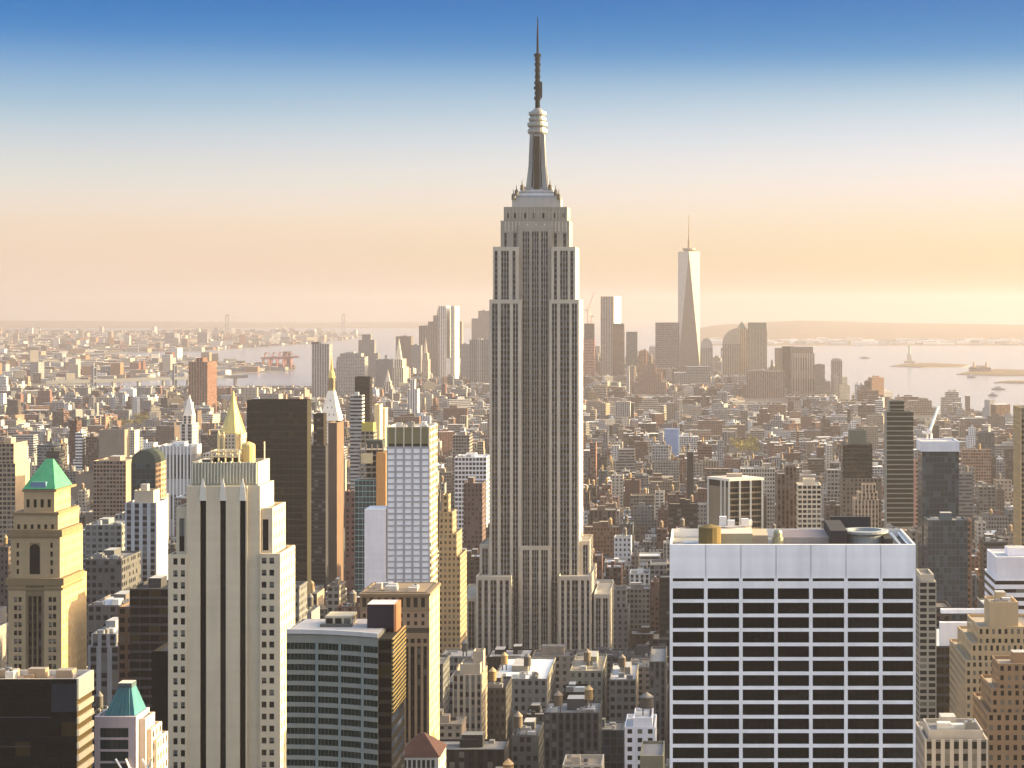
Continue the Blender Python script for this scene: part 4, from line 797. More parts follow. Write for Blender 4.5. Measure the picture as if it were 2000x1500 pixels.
def extra(root_loc, name, fn):
    mb = MB(); fn(mb); return mb.build(name, root_loc[0], root_loc[1])
def silver_tower():
    Y = 5900; loc = (G(877, Y), Y+50, 0); root = thing('skyscraper', 'tall silver tower of two rippled fins catching the sun in two bright stripes', 'skyscraper', loc)
    w = MB(); t = (.72, .67, .6)
    for a, b, d in ((857, 871, 108), (880, 888.5, 104)):
        x0, x1 = G(a, Y), G(b, Y); zt = Z(598, Y); pts = [(x0, Y), (x1, Y)]
        n = 8
        for i in range(1, n): pts.append((x1+1.5*math.sin(i*2.2), Y+d*i/n))
        pts += [(x1, Y+d), (x0, Y+d)]
        w.prism(pts, 0, zt, ['vert']+['plain']*(n+2), t, 'roof', 5, 4)
    w.box(G(857, Y), G(886, Y), Y+2, Y+60, 0, Z(700, Y), 'plain', t); w.build('wall', root, loc)
    register('the twin-striped silver tower', 857, 897, 598, Y, 110, 735)
silver_tower()
def spire_tower(label, Y, x0, x1, top, shoulder, tint, short, D=60, w2=.55):
    loc = (G((x0+x1)/2, Y), Y+D/2, 0); root = thing('office_tower', label, OT, loc); w = MB()
    X0, X1 = G(x0, Y), G(x1, Y); c = (X0+X1)/2; hw = (X1-X0)/2; zs = Z(shoulder, Y)
    w.box(X0, X1, Y, Y+D, 0, zs-(Z(top, Y)-zs)*.4, 'vert', tint, 'roof', 6, 4); w.box(c-hw*.75, c+hw*.75, Y+4, Y+D*.8, zs-(Z(top, Y)-zs)*.4-1, zs, 'vert', tint, 'roof', 6, 4); w.build('wall', root, loc)
    mb = MB(); q = hw*w2; mb.loft(rect(c-q, c+q, Y+8, Y+8+2*q), zs-.5, rect(c-.3, c+.3, Y+8+q-.3, Y+8+q+.3), Z(top, Y), 'plain', tuple(min(.75, k*1.1) for k in tint)); mb.build('spire_roof', root, loc)
    register(short, x0, x1, top, Y, D, 740)
spire_tower('cream spired tower with bright sunlit flank in the downtown cluster', 5600, 767, 788, 661, 702, (.66, .56, .4), 'the cream spired tower', 100)
spire_tower('slim stone tower with needle spire left of the twin-striped silver tower', 5800, 824, 836, 660, 690, (.5, .4, .32), None, 50)
spire_tower('small pale spire above the roofs below the broad pale slab', 5000, 748, 764, 722, 745, (.5, .42, .36), None, 36)
spire_tower('pale stepped tower with pointed white roof left of the gold pyramid tower', 2300, 352, 376, 772, 812, (.62, .56, .5), 'the pointed white tower', 26, .8)
spire_tower('dark pointed tower peak just left of the twin-striped silver tower top', 7300, 848, 862, 597, 622, (.3, .2, .15), None, 40)

def corner_tower(label, Y, a, b, c, dl, dr, top, style, tint, sunlit_tint, short, vb=735):
    """a tower turned to the street grid: left corner a, near corner b, right corner c (px); the outer corners lie dl and dr metres further off"""
    A, B, C = (G(a, Y+dl), Y+dl), (G(b, Y), Y), (G(c, Y+dr), Y+dr); D = (A[0]+C[0]-B[0], A[1]+C[1]-B[1]); P = [A, B, C, D]
    loc = ((A[0]+C[0])/2, (A[1]+C[1])/2, 0); root = thing('office_tower', label, OT, loc); w = MB(); zt = Z(top, Y)
    for k in range(4): w.wall(P[k], P[(k+1) % 4], 0, zt, style if k != 1 else 'plain', sunlit_tint if k == 1 else tint, 6, 4.5)  # sunlight on the right wall is put into its paler tint
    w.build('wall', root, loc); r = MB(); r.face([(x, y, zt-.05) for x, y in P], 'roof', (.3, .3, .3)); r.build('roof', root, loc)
    register(short, a, c, top, Y, max(dl, dr)+40, vb)
corner_tower('tall tan slab with right edge painted sunlit between red-netted tower and tapered glass tower', 6600, 1173, 1199, 1213, 8, 46, 579, 'vert', (.33, .28, .24), (.8, .74, .6), 'the tall bright-edged slab')
def tapered_tower():
    Y = 6500; X = G(1345.5, Y); hw = 21.5*Y/F; yc = Y+hw; loc = (X, yc, 0); zt = Z(491, Y); zb = 50
    root = thing('skyscraper', 'tapered glass skyscraper with triangular faces, ring and mast at the far right of downtown', 'skyscraper', loc)
    A = [(X-hw, yc-hw), (X+hw, yc-hw), (X+hw, yc+hw), (X-hw, yc+hw)]; B = [(X, yc-hw), (X+hw, yc), (X, yc+hw), (X-hw, yc)]
    w = MB(); w.prism(A, 0, zb, 'glass', (.4, .4, .4), None, 6, 6)
    tn = (.42, .38, .34)  # pale facets beside dark ones: glass reflection put into the tints
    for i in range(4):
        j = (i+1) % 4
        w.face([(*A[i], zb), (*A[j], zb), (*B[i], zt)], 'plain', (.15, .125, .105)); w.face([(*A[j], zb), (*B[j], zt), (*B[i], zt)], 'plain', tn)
    w.face([(x, y, zt) for x, y in B], 'roof', (.3, .3, .3)); w.build('wall', root, loc)
    mb = MB(); r = 13*Y/F; mb.lathe(X, yc, [(r*.55, zt-.1), (r, zt+6), (r, zt+11), (r*.85, zt+12)], 18, 'metal', (.25, .2, .14)); mb.build('ring', root, loc)
    mb = MB(); mb.lathe(X, yc, [(4.2, zt+10), (4, zt+40), (2.6, Z(467, Y)), (2.6, Z(464, Y)), (1.9, Z(462, Y)), (.8, Z(419, Y))], 8, 'metal', (.25, .18, .12)); mb.build('mast', root, loc)
    register('the tapered glass tower', 1324, 1367, 420, Y, 70, 715)
tapered_tower()
def round_tower(label, Y, x0, x1, top, shoulder, tint, short, style='vert', D=50, name='office_tower', half=False, side=None):
    loc = (G((x0+x1)/2, Y), Y+D/2, 0); root = thing(name, label, OT, loc); w = MB(); X0, X1 = G(x0, Y), G(x1, Y); zs, zt = Z(shoulder, Y), Z(top, Y)
    n = 8; arc = [(X0+(X1-X0)*(1-math.cos(math.pi*i/n))/2, zs+(zt-zs)*math.sin(math.pi*i/n)) for i in range(n+1)]
    if half: arc = [(X0+(X1-X0)*(1-math.cos(math.pi/2*i/n)), zs+(zt-zs)*math.sin(math.pi/2*i/n)) for i in range(n+1)]+[(X1, zs)]
    w.prism(rect(X0, X1, Y, Y+D), 0, zs, style, tint, None, 6, 4) if not side else [w.wall(a, b, 0, zs, 'paired' if k == 1 else style, side if k == 1 else tint, 3.4, 3.4) for k, (a, b) in enumerate(zip(rect(X0, X1, Y, Y+D), rect(X0, X1, Y, Y+D)[1:]+rect(X0, X1, Y, Y+D)[:1]))]; w.build('wall', root, loc)
    c = MB(); c.face([(x, Y, z) for x, z in reversed(arc)], 'plain', tint); c.face([(x, Y+D, z) for x, z in arc], 'plain', tint)
    for (a, za), (b, zb) in zip(arc, arc[1:]): c.face([(a, Y, za), (b, Y, zb), (b, Y+D, zb), (a, Y+D, za)], 'roof', tuple(k*.7 for k in tint))
    c.build('vaulted_roof', root, loc); register(short, x0, x1, top, Y, D, 735)
round_tower('grey tower with rounded top behind the right foot of tapered glass tower', 6900, 1368, 1392, 660, 680, (.26, .26, .25), None)
round_tower('tan tower with quarter-round stepped left shoulder in downtown', 6400, 1411, 1446, 640, 672, (.36, .29, .22), None, half=True)
round_tower('dark arched glass tower with orange balconied flank near left edge', 1250, 256, 304, 879, 905, (.055, .07, .06), 'the dark arched tower', 'glass', 24, side=(.55, .36, .2))
round_tower('grey cylinder-topped tower near the water right of broad tan striped tower', 5400, 1625, 1645, 700, 706, (.3, .24, .22), None)
def domed():
    Y = 6450; x0, x1 = 1438, 1460; loc = (G(1449, Y), Y+25, 0); root = thing('office_tower', 'tan tower with small dark pyramid cap left of the flat-capped tan tower', OT, loc); w = MB()
    w.box(G(x0, Y), G(x1, Y), Y, Y+40, 0, Z(643, Y), 'vert', (.36, .29, .21), 'roof', 6, 4); w.build('wall', root, loc)
    mb = MB(); c = G(1449, Y); hw = 17; mb.loft(rect(c-hw, c+hw, Y+1, Y+1+2*hw), Z(643, Y), rect(c-1, c+1, Y+hw, Y+hw+2), Z(628, Y), 'plain', (.14, .16, .12), 'plain'); mb.build('pyramid_roof', root, loc)
    register(None, x0, x1, 628, Y, 40, 735)
domed()
def ribbed_concrete():
    Y = 1110; loc = (G(1440, Y), Y+15, 0); root = thing('office_tower', 'square concrete tower with white ribs and pale flat roof seen cornerwise', OT, loc); w = MB()
    A = (G(1383, 1126), 1126); B = (G(1424, 1110), 1110); C = (G(1490, 1118), 1118); D = (A[0]+C[0]-B[0], A[1]+C[1]-B[1])
    zt = Z(935, Y); P = [A, B, C, D]; w.prism(P, 0, zt-5, ['plain', 'dark', 'plain', 'plain'], (.2, .16, .11), None, 1.7, 3.4); w.build('wall', root, loc)
    c = MB(); O = [(A[0]-.7, A[1]), (B[0], B[1]-.7), (C[0]+.7, C[1]), (D[0], D[1]+.7)]; c.prism(O, zt-1.4, zt, 'plain', (.66, .6, .54), 'roof', ttint=(.6, .5, .42), bottom=True); c.prism(inset(P, .3), zt-5.05, zt-1.4, 'plain', (.035, .03, .025)); c.build('roof_slab', root, loc)
    for s, e, fr in ((B, C, (0, .32, .64, .985)), (A, B, (0, .62, .8))):
        for f in fr:
            mb = MB(); x, y = s[0]+(e[0]-s[0])*f, s[1]+(e[1]-s[1])*f; mb.box(x-.55, x+.55, y-1.0, y+.15, 0, zt-1.42, 'plain', (.66, .6, .5), 'plain'); mb.build('rib', root, loc)
    mb = MB(); m = ((A[0]+C[0])/2, (A[1]+C[1])/2); mb.box(m[0]-5, m[0]+4, m[1]-2, m[1]+3, zt-.02, zt+2, 'plain', (.4, .33, .26), 'roof'); mb.build('roof_house', root, loc)
    register('the ribbed concrete tower', 1383, 1490, 925, Y, 34, 1040)
ribbed_concrete()
def construction():
    Y = 1180; loc = (G(722, Y), Y+14, 0); root = thing('building_site', 'half-built glass tower with teal lower floors and orange netting, left of white grid tower', 'building site', loc)
    w = MB(); w.box(G(693, Y), G(737, Y), Y, Y+22, 0, Z(938, Y), 'glass', (.2, .34, .36), 'roof', 2.2, 3.3); w.build('wall', root, loc)
    x0, x1 = G(698, Y), G(752, Y); z = Z(936, Y); k = 0
    while z < Z(872, Y):
        mb = MB(); mb.box(x0+k*.25, x1-k*.1, Y+1, Y+24, z, z+.5, 'plain', (.4, .34, .28), 'plain', bottom=True); mb.build('floor_slab', root, loc)
        for q in range(5):
            xx = x0+1+(x1-x0-3)*q/4; cm = MB(); cm.box(xx, xx+.8, Y+1.6, Y+2.4, z+.5, z+3.5, 'plain', (.18, .16, .14), 'plain'); cm.build('column', root, loc)
        z += 3.5; k += 1
    mb = MB(); mb.box(x0+4, x1-3, Y+8, Y+20, Z(936, Y), Z(862, Y), 'plain', (.05, .06, .055), 'roof'); mb.build('lift_core', root, loc)
    mb = MB(); mb.box(G(735, Y), G(754, Y), Y-.5, Y+20, Z(990, Y), Z(884, Y), 'plain', (.5, .26, .1), 'roof', ttint=(.3, .2, .1), bottom=True); mb.build('safety_netting', root, loc)
    mb = MB(); mb.box(G(705, Y), G(728, Y), Y-.6, Y-.05, Z(905, Y), Z(885, Y), 'plain', (.55, .45, .28), 'plain', bottom=True); mb.build('hoarding_panel', root, loc)
    register('the half-built tower', 693, 754, 862, Y, 25, 1190)
construction()
def red_roof():
    Y = 565; loc = (G(822, Y), Y+8, 0); root = thing('office_block', 'grey block under a dark red hipped roof at the bottom edge', 'office block', loc); w = MB()
    x0, x1 = G(775, Y), G(857, Y); zt = Z(1479, Y); w.box(x0, x1, Y, Y+16, 0, zt, ['plain', 'punched', 'plain', 'plain'], (.42, .41, .38), 'roof')
    cols = [(x0+.6+1.35*i, x0+1.5+1.35*i) for i in range(8)]; row = (Z(1500, Y), Z(1484, Y)); skin(w, x0, x1, row[0]-1, zt, Y, cols, [row], .3, 'plain', (.42, .41, .38)); w.build('wall', root, loc)
    panes(root, loc, Y-.05, [(*c, *row) for c in cols], (.03, .035, .035))
    mb = MB(); m = (x0+x1)/2; mb.loft(rect(x0-.4, x1+.4, Y-.4, Y+16.4), zt, rect(m-.4, m+.8, Y+7.6, Y+8.4), Z(1431, Y+8), 'copper', (.055, .027, .022), 'copper'); mb.build('hipped_roof', root, loc)
    register('the red-roofed block', 770, 870, 1431, Y, 16, 1500)
red_roof()

# ------------------------------------------------------------------ bridges, cranes, statue, boats
def bridge_far():
    Y = 17500; a, b = G(444, Y), G(671, Y+2000); root = thing('suspension_bridge', 'faint long suspension bridge with two tall towers on the left horizon', 'bridge', ((a+b)/2, Y+1000, 0))
    loc = tuple(root.location); ya, yb = Y, Y+2000; dk = 52
    def pt(t): return a+(b-a)*t, ya+(yb-ya)*t
    for t in (0, 1):
        mb = MB(); x, y = pt(t); h = Z(614, Y)
        for s in (-13, 13): mb.box(x+s-5, x+s+5, y-5, y+5, -2, h, 'metal', (.22, .22, .22), 'metal')
        mb.box(x-7.9, x+7.9, y-4, y+4, h-14, h-1, 'metal', (.22, .22, .22), 'metal', bottom=True); mb.box(x-7.9, x+7.9, y-4, y+4, dk+30, dk+40, 'metal', (.22, .22, .22), 'metal', bottom=True); mb.build('tower', root, loc)
    mb = MB(); A, B = pt(-.45), pt(1.45); mb.prism([(A[0], A[1]), (B[0], B[1]), (B[0], B[1]+30), (A[0], A[1]+30)], dk, dk+8, 'plain', (.08, .08, .08), 'plain'); mb.build('deck', root, loc)
    for s in (0, 1):
        mb = MB(); pr = None
        for i in range(-9, 30):
            t = i/20; x, y = pt(t); z = Z(614, Y)-(Z(614, Y)-dk-12)*(1-(2*t-1)**2) if 0 <= t <= 1 else max(dk+5, Z(614, Y)-(Z(614, Y)-dk)*((-t if t < 0 else t-1)/.42))
            q = (x, y+s*28, z)
            if pr: mb.bar(pr, q, .5, 'metal', (.25, .25, .25))
            pr = q
        mb.build('cable', root, loc)
bridge_far()
def bridge_near():
    Y = 5350; a, b = G(90, Y), G(480, Y+450); root = thing('bridge', 'dark steel bridge deck crossing the river behind the left rooftops', 'bridge', ((a+b)/2, Y+200, 0)); loc = tuple(root.location)
    z = Z(750, Y); mb = MB(); mb.prism([(a, Y), (b, Y+450), (b, Y+475), (a, Y+25)], z, z+9, 'metal', (.1, .11, .13), 'roof', bottom=True); mb.build('deck', root, loc)
    for t in (.22, .62):
        mb = MB(); x, y = a+(b-a)*t, Y+450*t+12
        for s in (-13, 13): mb.box(x-3, x+3, y+s-2.5, y+s+2.5, -2, z+48, 'metal', (.14, .16, .19), 'metal')
        for zz in (z+14, z+40): mb.box(x-2, x+2, y-10.4, y+10.4, zz, zz+4, 'metal', (.14, .16, .19), 'metal', bottom=True)
        mb.build('tower', root, loc)
    for i in range(8):
        t = (i+.5)/8; x, y = a+(b-a)*t, Y+450*t; mb = MB(); mb.box(x-3, x+3, y+3, y+22, -2, z-.02, 'plain', (.2, .2, .2), None); mb.build('pier', root, loc)
bridge_near()
def crane(label, X, Y, z0, z1, jib, tint, base_on=None, name='tower_crane'):
    loc = (X, Y, z0); root = thing(name, label, 'crane', loc); a = jib
    mb = MB(); s = max(1.1, (z1-z0)*.016)
    for dx in (-s, s):
        for dy in (-s, s): mb.bar((X+dx, Y+dy, z0), (X+dx, Y+dy, z1), s*.3, 'metal', tint)
    k = z0; i = 0
    while k < z1-3*s: mb.bar((X-s if i % 2 else X+s, Y-s, k), (X+s if i % 2 else X-s, Y-s, k+3*s), s*.22, 'metal', tint); k += 3*s; i += 1
    mb.build('mast', root, loc)
    mb = MB(); mb.bar((X, Y-.4*s, z1), (X+a[0], Y, z1+a[1]), s*.45, 'metal', tint); mb.bar((X, Y, z1+2*s), (X+a[0]*.9, Y, z1+a[1]*.9+s), s*.25, 'metal', tint); mb.build('jib', root, loc)
    mb = MB(); d = -1 if a[0] > 0 else 1; mb.bar((X, Y, z1), (X+d*6*s, Y, z1+s), s*.5, 'metal', tint); mb.box(X+d*6*s-2*s, X+d*6*s+2*s, Y-s, Y+s, z1-s, z1+2*s, 'plain', (.3, .28, .26), 'plain', bottom=True); mb.build('counterweight', root, loc)
    mb = MB(); mb.box(X-1.3*s, X+1.3*s, Y-1.4*s, Y+1.2*s, z1-.5*s, z1+1.8*s, 'metal', tint, 'metal', bottom=True); mb.build('cab', root, loc)
Yc = 6320
crane('red tower crane with raised jib right beside the spired tower', G(1148, Yc), Yc, Z(632, Yc), Z(606, Yc), (22, 62), (.3, .12, .08))
crane('white tower crane leaning over the roof of the white-capped glass tower', G(1815, 1165), 1165, 176, Z(846, 1165), (5.5, 16), (.75, .73, .7))
crane('small crane with long jib at the shoulder of the spired tower skyline', G(1155, 6400), 6400, Z(640, 6250), Z(618, 6400), (-14, 34), (.32, .2, .12))
def gantry(px, Y, lab):
    X = G(px, Y); loc = (X, Y, 2); root = thing('gantry_crane', lab, 'crane', loc, 'red port cranes across the river'); t = (.26, .11, .1)
    mb = MB()
    for dx in (-14, 14):
        for dy in (-10, 10): mb.bar((X+dx, Y+dy, 2), (X+dx*.8, Y+dy, 44), 2.2, 'plain', t)
    for z in (16, 44):
        for dy in (-10, 10): mb.bar((X-15, Y+dy, z), (X+15, Y+dy, z), 2, 'plain', t)
    mb.build('frame', root, loc); mb = MB(); mb.bar((X-20, Y, 46), (X+44, Y, 50), 2.4, 'plain', t); mb.build('boom', root, loc)
    mb = MB(); mb.bar((X-8, Y, 44), (X-2, Y, 70), 2, 'plain', t); mb.bar((X-2, Y, 70), (X+40, Y, 50), 1, 'plain', t); mb.build('apex_frame', root, loc)
for i, (px, nm) in enumerate(((520, 'leftmost'), (536, 'second from left'), (548, 'third from left'), (563, 'rightmost'))): gantry(px, 7850+i*15, 'red harbour gantry crane on the far quay, %s of the four' % nm)
def statue():
    Y = 8600; X = G(1776, Y); loc = (X, Y, 5); root = thing('statue', 'tiny pale statue with raised arm on a pedestal on the left harbour island', 'statue', loc)
    mb = MB(); mb.box(X-22, X+22, Y-22, Y+22, 4, 14, 'plain', (.4, .35, .28)); mb.loft(rect(X-10, X+10, Y-10, Y+10), 14, rect(X-7, X+7, Y-7, Y+7), 44, 'plain', (.45, .38, .3), 'plain'); mb.build('pedestal', root, loc)
    mb = MB(); g = (.28, .36, .3); mb.lathe(X, Y, [(5.6, 44), (5, 56), (4, 68), (4.2, 73), (1.6, 77), (1.5, 79), (2.3, 81), (2, 84), (.3, 85.5)], 10, 'plain', g); mb.bar((X-3, Y, 73), (X-5.4, Y, 88), 1.1, 'plain', g); mb.bar((X+3, Y-1, 72), (X+4.4, Y-3, 64), 1.1, 'plain', g); mb.build('figure', root, loc)
    mb = MB(); mb.lathe(X-5.5, Y, [(.8, 87.5), (1.7, 89.5), (1.2, 91), (.2, 93)], 8, 'gold', TINT['gold']); mb.build('torch', root, loc)
statue()
def island_hall():
    Y = 7480; X = G(1915, Y); root = thing('island_hall', 'low brick hall with corner turrets on the right harbour island', 'hall', (X, Y+20, 5)); loc = tuple(root.location)
    mb = MB(); mb.box(X-40, X+40, Y, Y+40, 4, 20, 'grid', (.2, .14, .11), 'roof', 8, 8); mb.build('wall', root, loc)
    for s in (-1, 1):
        mb = MB(); mb.lathe(X+s*24, Y+4, [(5, 20), (5, 34), (4, 38), (.3, 44)], 8, 'plain', (.4, .28, .2)); mb.build('turret', root, loc)
    mb = MB(); mb.loft(rect(X-36, X+36, Y+4, Y+36), 20, rect(X-26, X+26, Y+18, Y+22), 27, 'plain', (.16, .11, .09), 'plain'); mb.build('roof', root, loc)
island_hall()
for px, py, L, lab in ((1898, 737.5, 38, 'small dark ferry just below the right harbour island'), (1951, 761, 46, 'grey boat on open water, lower right, left of its companion'), (1940, 773.5, 30, 'little boat nearest the right-hand shore'), (1690, 700, 60, 'distant pale ship left of the statue island')):
    X, Y = gp(px, py); loc = (X, Y, 0); root = thing('boat', lab, 'boat', loc); mb = MB(); w = L*.12
    P = [(X-L/2, Y-w), (X+L*.35, Y-w), (X+L/2, Y), (X+L*.35, Y+w), (X-L/2, Y+w)]; Q = [(x*.9+X*.1, y*.8+Y*.2) for x, y in P]; mb.loft(Q, -1, P, 4, 'plain', (.12, .13, .15), 'plain'); mb.build('hull', root, loc)
    mb = MB(); mb.box(X-L*.3, X+L*.15, Y-w*.7, Y+w*.7, 3.95, 8, 'ribbon', (.5, .5, .5), 'roof', 4, 3); mb.box(X-L*.15, X+L*.05, Y-w*.5, Y+w*.5, 7.9, 11, 'plain', (.5, .5, .5), 'roof'); mb.build('cabin', root, loc)

# ------------------------------------------------------------------ park trees
def crown_mb(rnd, n=130):
    mb = MB()
    cl = [(rnd.uniform(-3.6, 3.6), rnd.uniform(-3.6, 3.6), rnd.uniform(6, 13), rnd.uniform(1.6, 2.6)) for _ in range(9)]
    for i in range(n):
        cx, cy, cz, r = cl[i % 9]; v = Vector((rnd.gauss(0, 1), rnd.gauss(0, 1), rnd.gauss(0, .8))).normalized()*r*rnd.uniform(.6, 1.1)
        c = Vector((cx, cy, cz))+v; u = Vector((rnd.gauss(0, 1), rnd.gauss(0, 1), rnd.gauss(0, 1))).normalized(); w = u.orthogonal().normalized()*rnd.uniform(.5, 1); u = u*rnd.uniform(.5, 1)
        mb.face([tuple(c-u-w), tuple(c+u-w*.4), tuple(c+u*.3+w), tuple(c-u*.8+w*.6)], 'leaf')
    return mb
rt = random.Random(4); proto = None
def tree(x, y, sc, label, group):
    global proto
    root = thing('park_tree', label, 'tree', (x, y, 2), group); root.scale = (sc, sc, sc); root.rotation_euler.z = rt.uniform(0, 6)
    if proto is None:
        t = MB(); t.lathe(0, 0, [(.45, 0), (.32, 4), (.2, 9), (.05, 12)], 7, 'wood', (.12, .09, .06))
        for q in range(5): a = q*1.3; t.bar((0, 0, 4+q), (2.6*math.cos(a), 2.6*math.sin(a), 8+q), .12, 'wood', (.12, .09, .06))
        proto = (t.build('trunk', root), crown_mb(rt).build('crown', root))
    else:
        for o in proto: copy_part(o, root, (0, 0, 0))
PARKS = [(236, 292, 3960, 4330, 'yellow-green tree in the park among rooftops left of the gold pyramid', 'spring trees of the left park'), (1428, 1478, 3250, 3480, 'yellow spring tree in the square among rooftops right of spired tower', 'spring trees of the right park')]
for a, b, y0, y1, lab, gr in PARKS:
    FOOT.append((G(a, (y0+y1)/2)-5, G(b, (y0+y1)/2)+5, y0-10, y1+10)); LM.append(dict(short=None, x0=a, x1=b, yt=800, Y=y0, D=y1-y0, vb=PY+(H-3)/y0*F))
    for i in range(16):
        y = rt.uniform(y0, y1); tree(G(rt.uniform(a, b), (y0+y1)/2), y, rt.uniform(1.1, 1.7), lab, gr)

# ------------------------------------------------------------------ the rest of the city: lots along the street grid
def inside(poly, x, y):
    c = False; n = len(poly)
    for i in range(n):
        (x1, y1), (x2, y2) = poly[i], poly[(i+1) % n]
        if (y1 > y) != (y2 > y) and x < (x2-x1)*(y-y1)/(y2-y1)+x1: c = not c
    return c
rg = random.Random(21)
PAL = [('tan', 16), ('cream', 10), ('limestone', 14), ('brown', 12), ('red-brick', 13), ('grey', 12), ('pale grey', 9), ('white', 7), ('orange-brick', 6), ('charcoal', 7), ('blue-grey', 5)]
STY = [('punched', 40), ('paired', 16), ('grid', 12), ('vert', 14), ('ribbon', 10), ('glass', 3), ('plain', 5)]
def pick(tab): return rg.choices([a for a, _ in tab], [b for _, b in tab])[0]
LOTS = []
FA = np.array(FOOT)
def lots():
    Y = 470.0
    while Y < 7700:
        near = Y < 3000; street = 17; d = 27 if near else rg.uniform(20, 34)
        for half in (0, 1):
            y0 = Y+half*(d+rg.uniform(.5, 2.5)); xl, xr = -.372*Y-60, .178*Y+60; X = xl; ave = X+rg.uniform(20, 200)
            while X < xr:
                if X > ave: X += 24; ave = X+rg.uniform(150, 240)
                wd = rg.choice([8, 10, 12, 15, 18, 22, 26, 34]) if near else rg.choice([9, 12, 15, 20, 26, 34, 48])
                x0, X = X, X+wd; x1 = x0+wd-rg.choice([.4, .4, .4, 1.5, 4]); dep = d*rg.uniform(.6, 1)
                cx, cy = (x0+x1)/2, y0+dep/2
                if not inside(ISLAND, cx, cy+dep*1.2): continue
                if ((FA[:, 0] < x1) & (FA[:, 1] > x0) & (FA[:, 2] < y0+dep) & (FA[:, 3] > y0)).any(): continue
                px0, px1 = PX+F*x0/y0, PX+F*x1/y0; pxm = (px0+px1)/2
                u = rg.random()
                if Y < 1500: h = rg.lognormvariate(math.log(46), .42)
                elif Y < 2600: h = rg.lognormvariate(math.log(33), .45)
                elif Y < 4700: h = rg.lognormvariate(math.log(21), .4); h = rg.uniform(36, 62) if u < .055 else h
                else:
                    dt = 640 < pxm < 1640; h = rg.lognormvariate(math.log(24), .4)
                    if u < (.16 if dt and Y > 5200 else .05): h = rg.uniform(38, 100 if dt and Y > 5300 else 62)
                h = min(h, 118)
                for L in LM:
                    if L['Y'] > y0 and L['x0']-3 < px1 and L['x1']+3 > px0: h = min(h, H-(L['vb']-PY)/F*y0)
                if Y < 1300 and 860 < pxm < 1305: h = min(h, H-(1285-PY)/F*y0, 84)
                if Y < 2200 and 1138 < pxm < 1312: h = min(h, 58)
                if Y > 4300 and px1 > 60 and px0 < 615: h = min(h, H-((757 if px1 > 425 else 757)-PY)/F*y0)
                if h < 7: continue
                ang = 0 if Y < 3000 else rg.choice([0, 0, .42, -.3]) if rg.random() < .35 else 0
                s = pick(STY); t = pick(PAL)
                if s == 'glass': t = rg.choice(['blue-grey', 'charcoal'])
                if Y > 2600 and rg.random() < .35: t = rg.choice(['red-brick', 'tan', 'white', 'pale grey', 'cream', 'orange-brick'])
                if Y < 1350 and 850 < pxm < 1310: t = rg.choice(['charcoal', 'brown', 'grey', 'tan', 'limestone', 'charcoal', 'blue-grey'])
                LOTS.append(dict(x0=x0, x1=x1, Y=y0, D=dep, h=h, ang=ang, s=s, t=t, roof=rg.choice('ggsskttw' if Y > 1500 else 'gggkktsst'), set=h > 38 and rg.random() < .4, tank=1 if (h > 18 and Y < 3200 and rg.random() < .38) else 0,
                                 head=wd > 9 and rg.random() < .85, units=rg.choice([3, 4, 5, 6, 8]) if Y < 1350 else rg.choice([0, 1, 2, 3]) if Y < 2000 else 0, seed=rg.random(), j=rg.uniform(.36, .84)))
        Y += 2*d+street+3
lots()
def proj(x, y, z): return PX+F*x/y, PY+(H-z)*F/y
# which lots the camera sees: a small depth-ordered picture of boxes
W4, H4 = 500, 375
ids = np.full((H4, W4), -1, dtype=np.int32)
items = [(L['Y'], -2, L) for L in LM]+[(l['Y'], i, l) for i, l in enumerate(LOTS)]
for Y, i, q in sorted(items, key=lambda a: -a[0]):
    if i < 0: a0, a1, top = q['x0'], q['x1'], q['yt']; bot = q.get('vb', 1500) if q['short'] is None and q['vb'] > 1300 else 1500
    else:
        A = [proj(x, y, q['h']) for x in (q['x0'], q['x1']) for y in (Y, Y+q['D'])]; a0, a1, top = min(p[0] for p in A), max(p[0] for p in A), min(p[1] for p in A); bot = PY+H/Y*F
    c0, c1, r0, r1 = max(0, int(a0/4)), min(W4, int(math.ceil(a1/4))), max(0, int(top/4)), min(H4, int(bot/4)+1)
    if c1 > c0 and r1 > r0: ids[r0:r1, c0:c1] = i
cnt = np.bincount(ids[ids >= 0].ravel(), minlength=len(LOTS)) if LOTS else []
order = sorted(range(len(LOTS)), key=lambda i: -cnt[i])
N_OWN = 285
own = [i for i in order[:N_OWN] if cnt[i] > 0]; own_set = set(own)
ry, rx = np.nonzero(ids >= 0); vals = ids[ry, rx]
cxs = np.bincount(vals, weights=rx*4.0, minlength=len(LOTS)); cys = np.bincount(vals, weights=ry*4.0, minlength=len(LOTS))

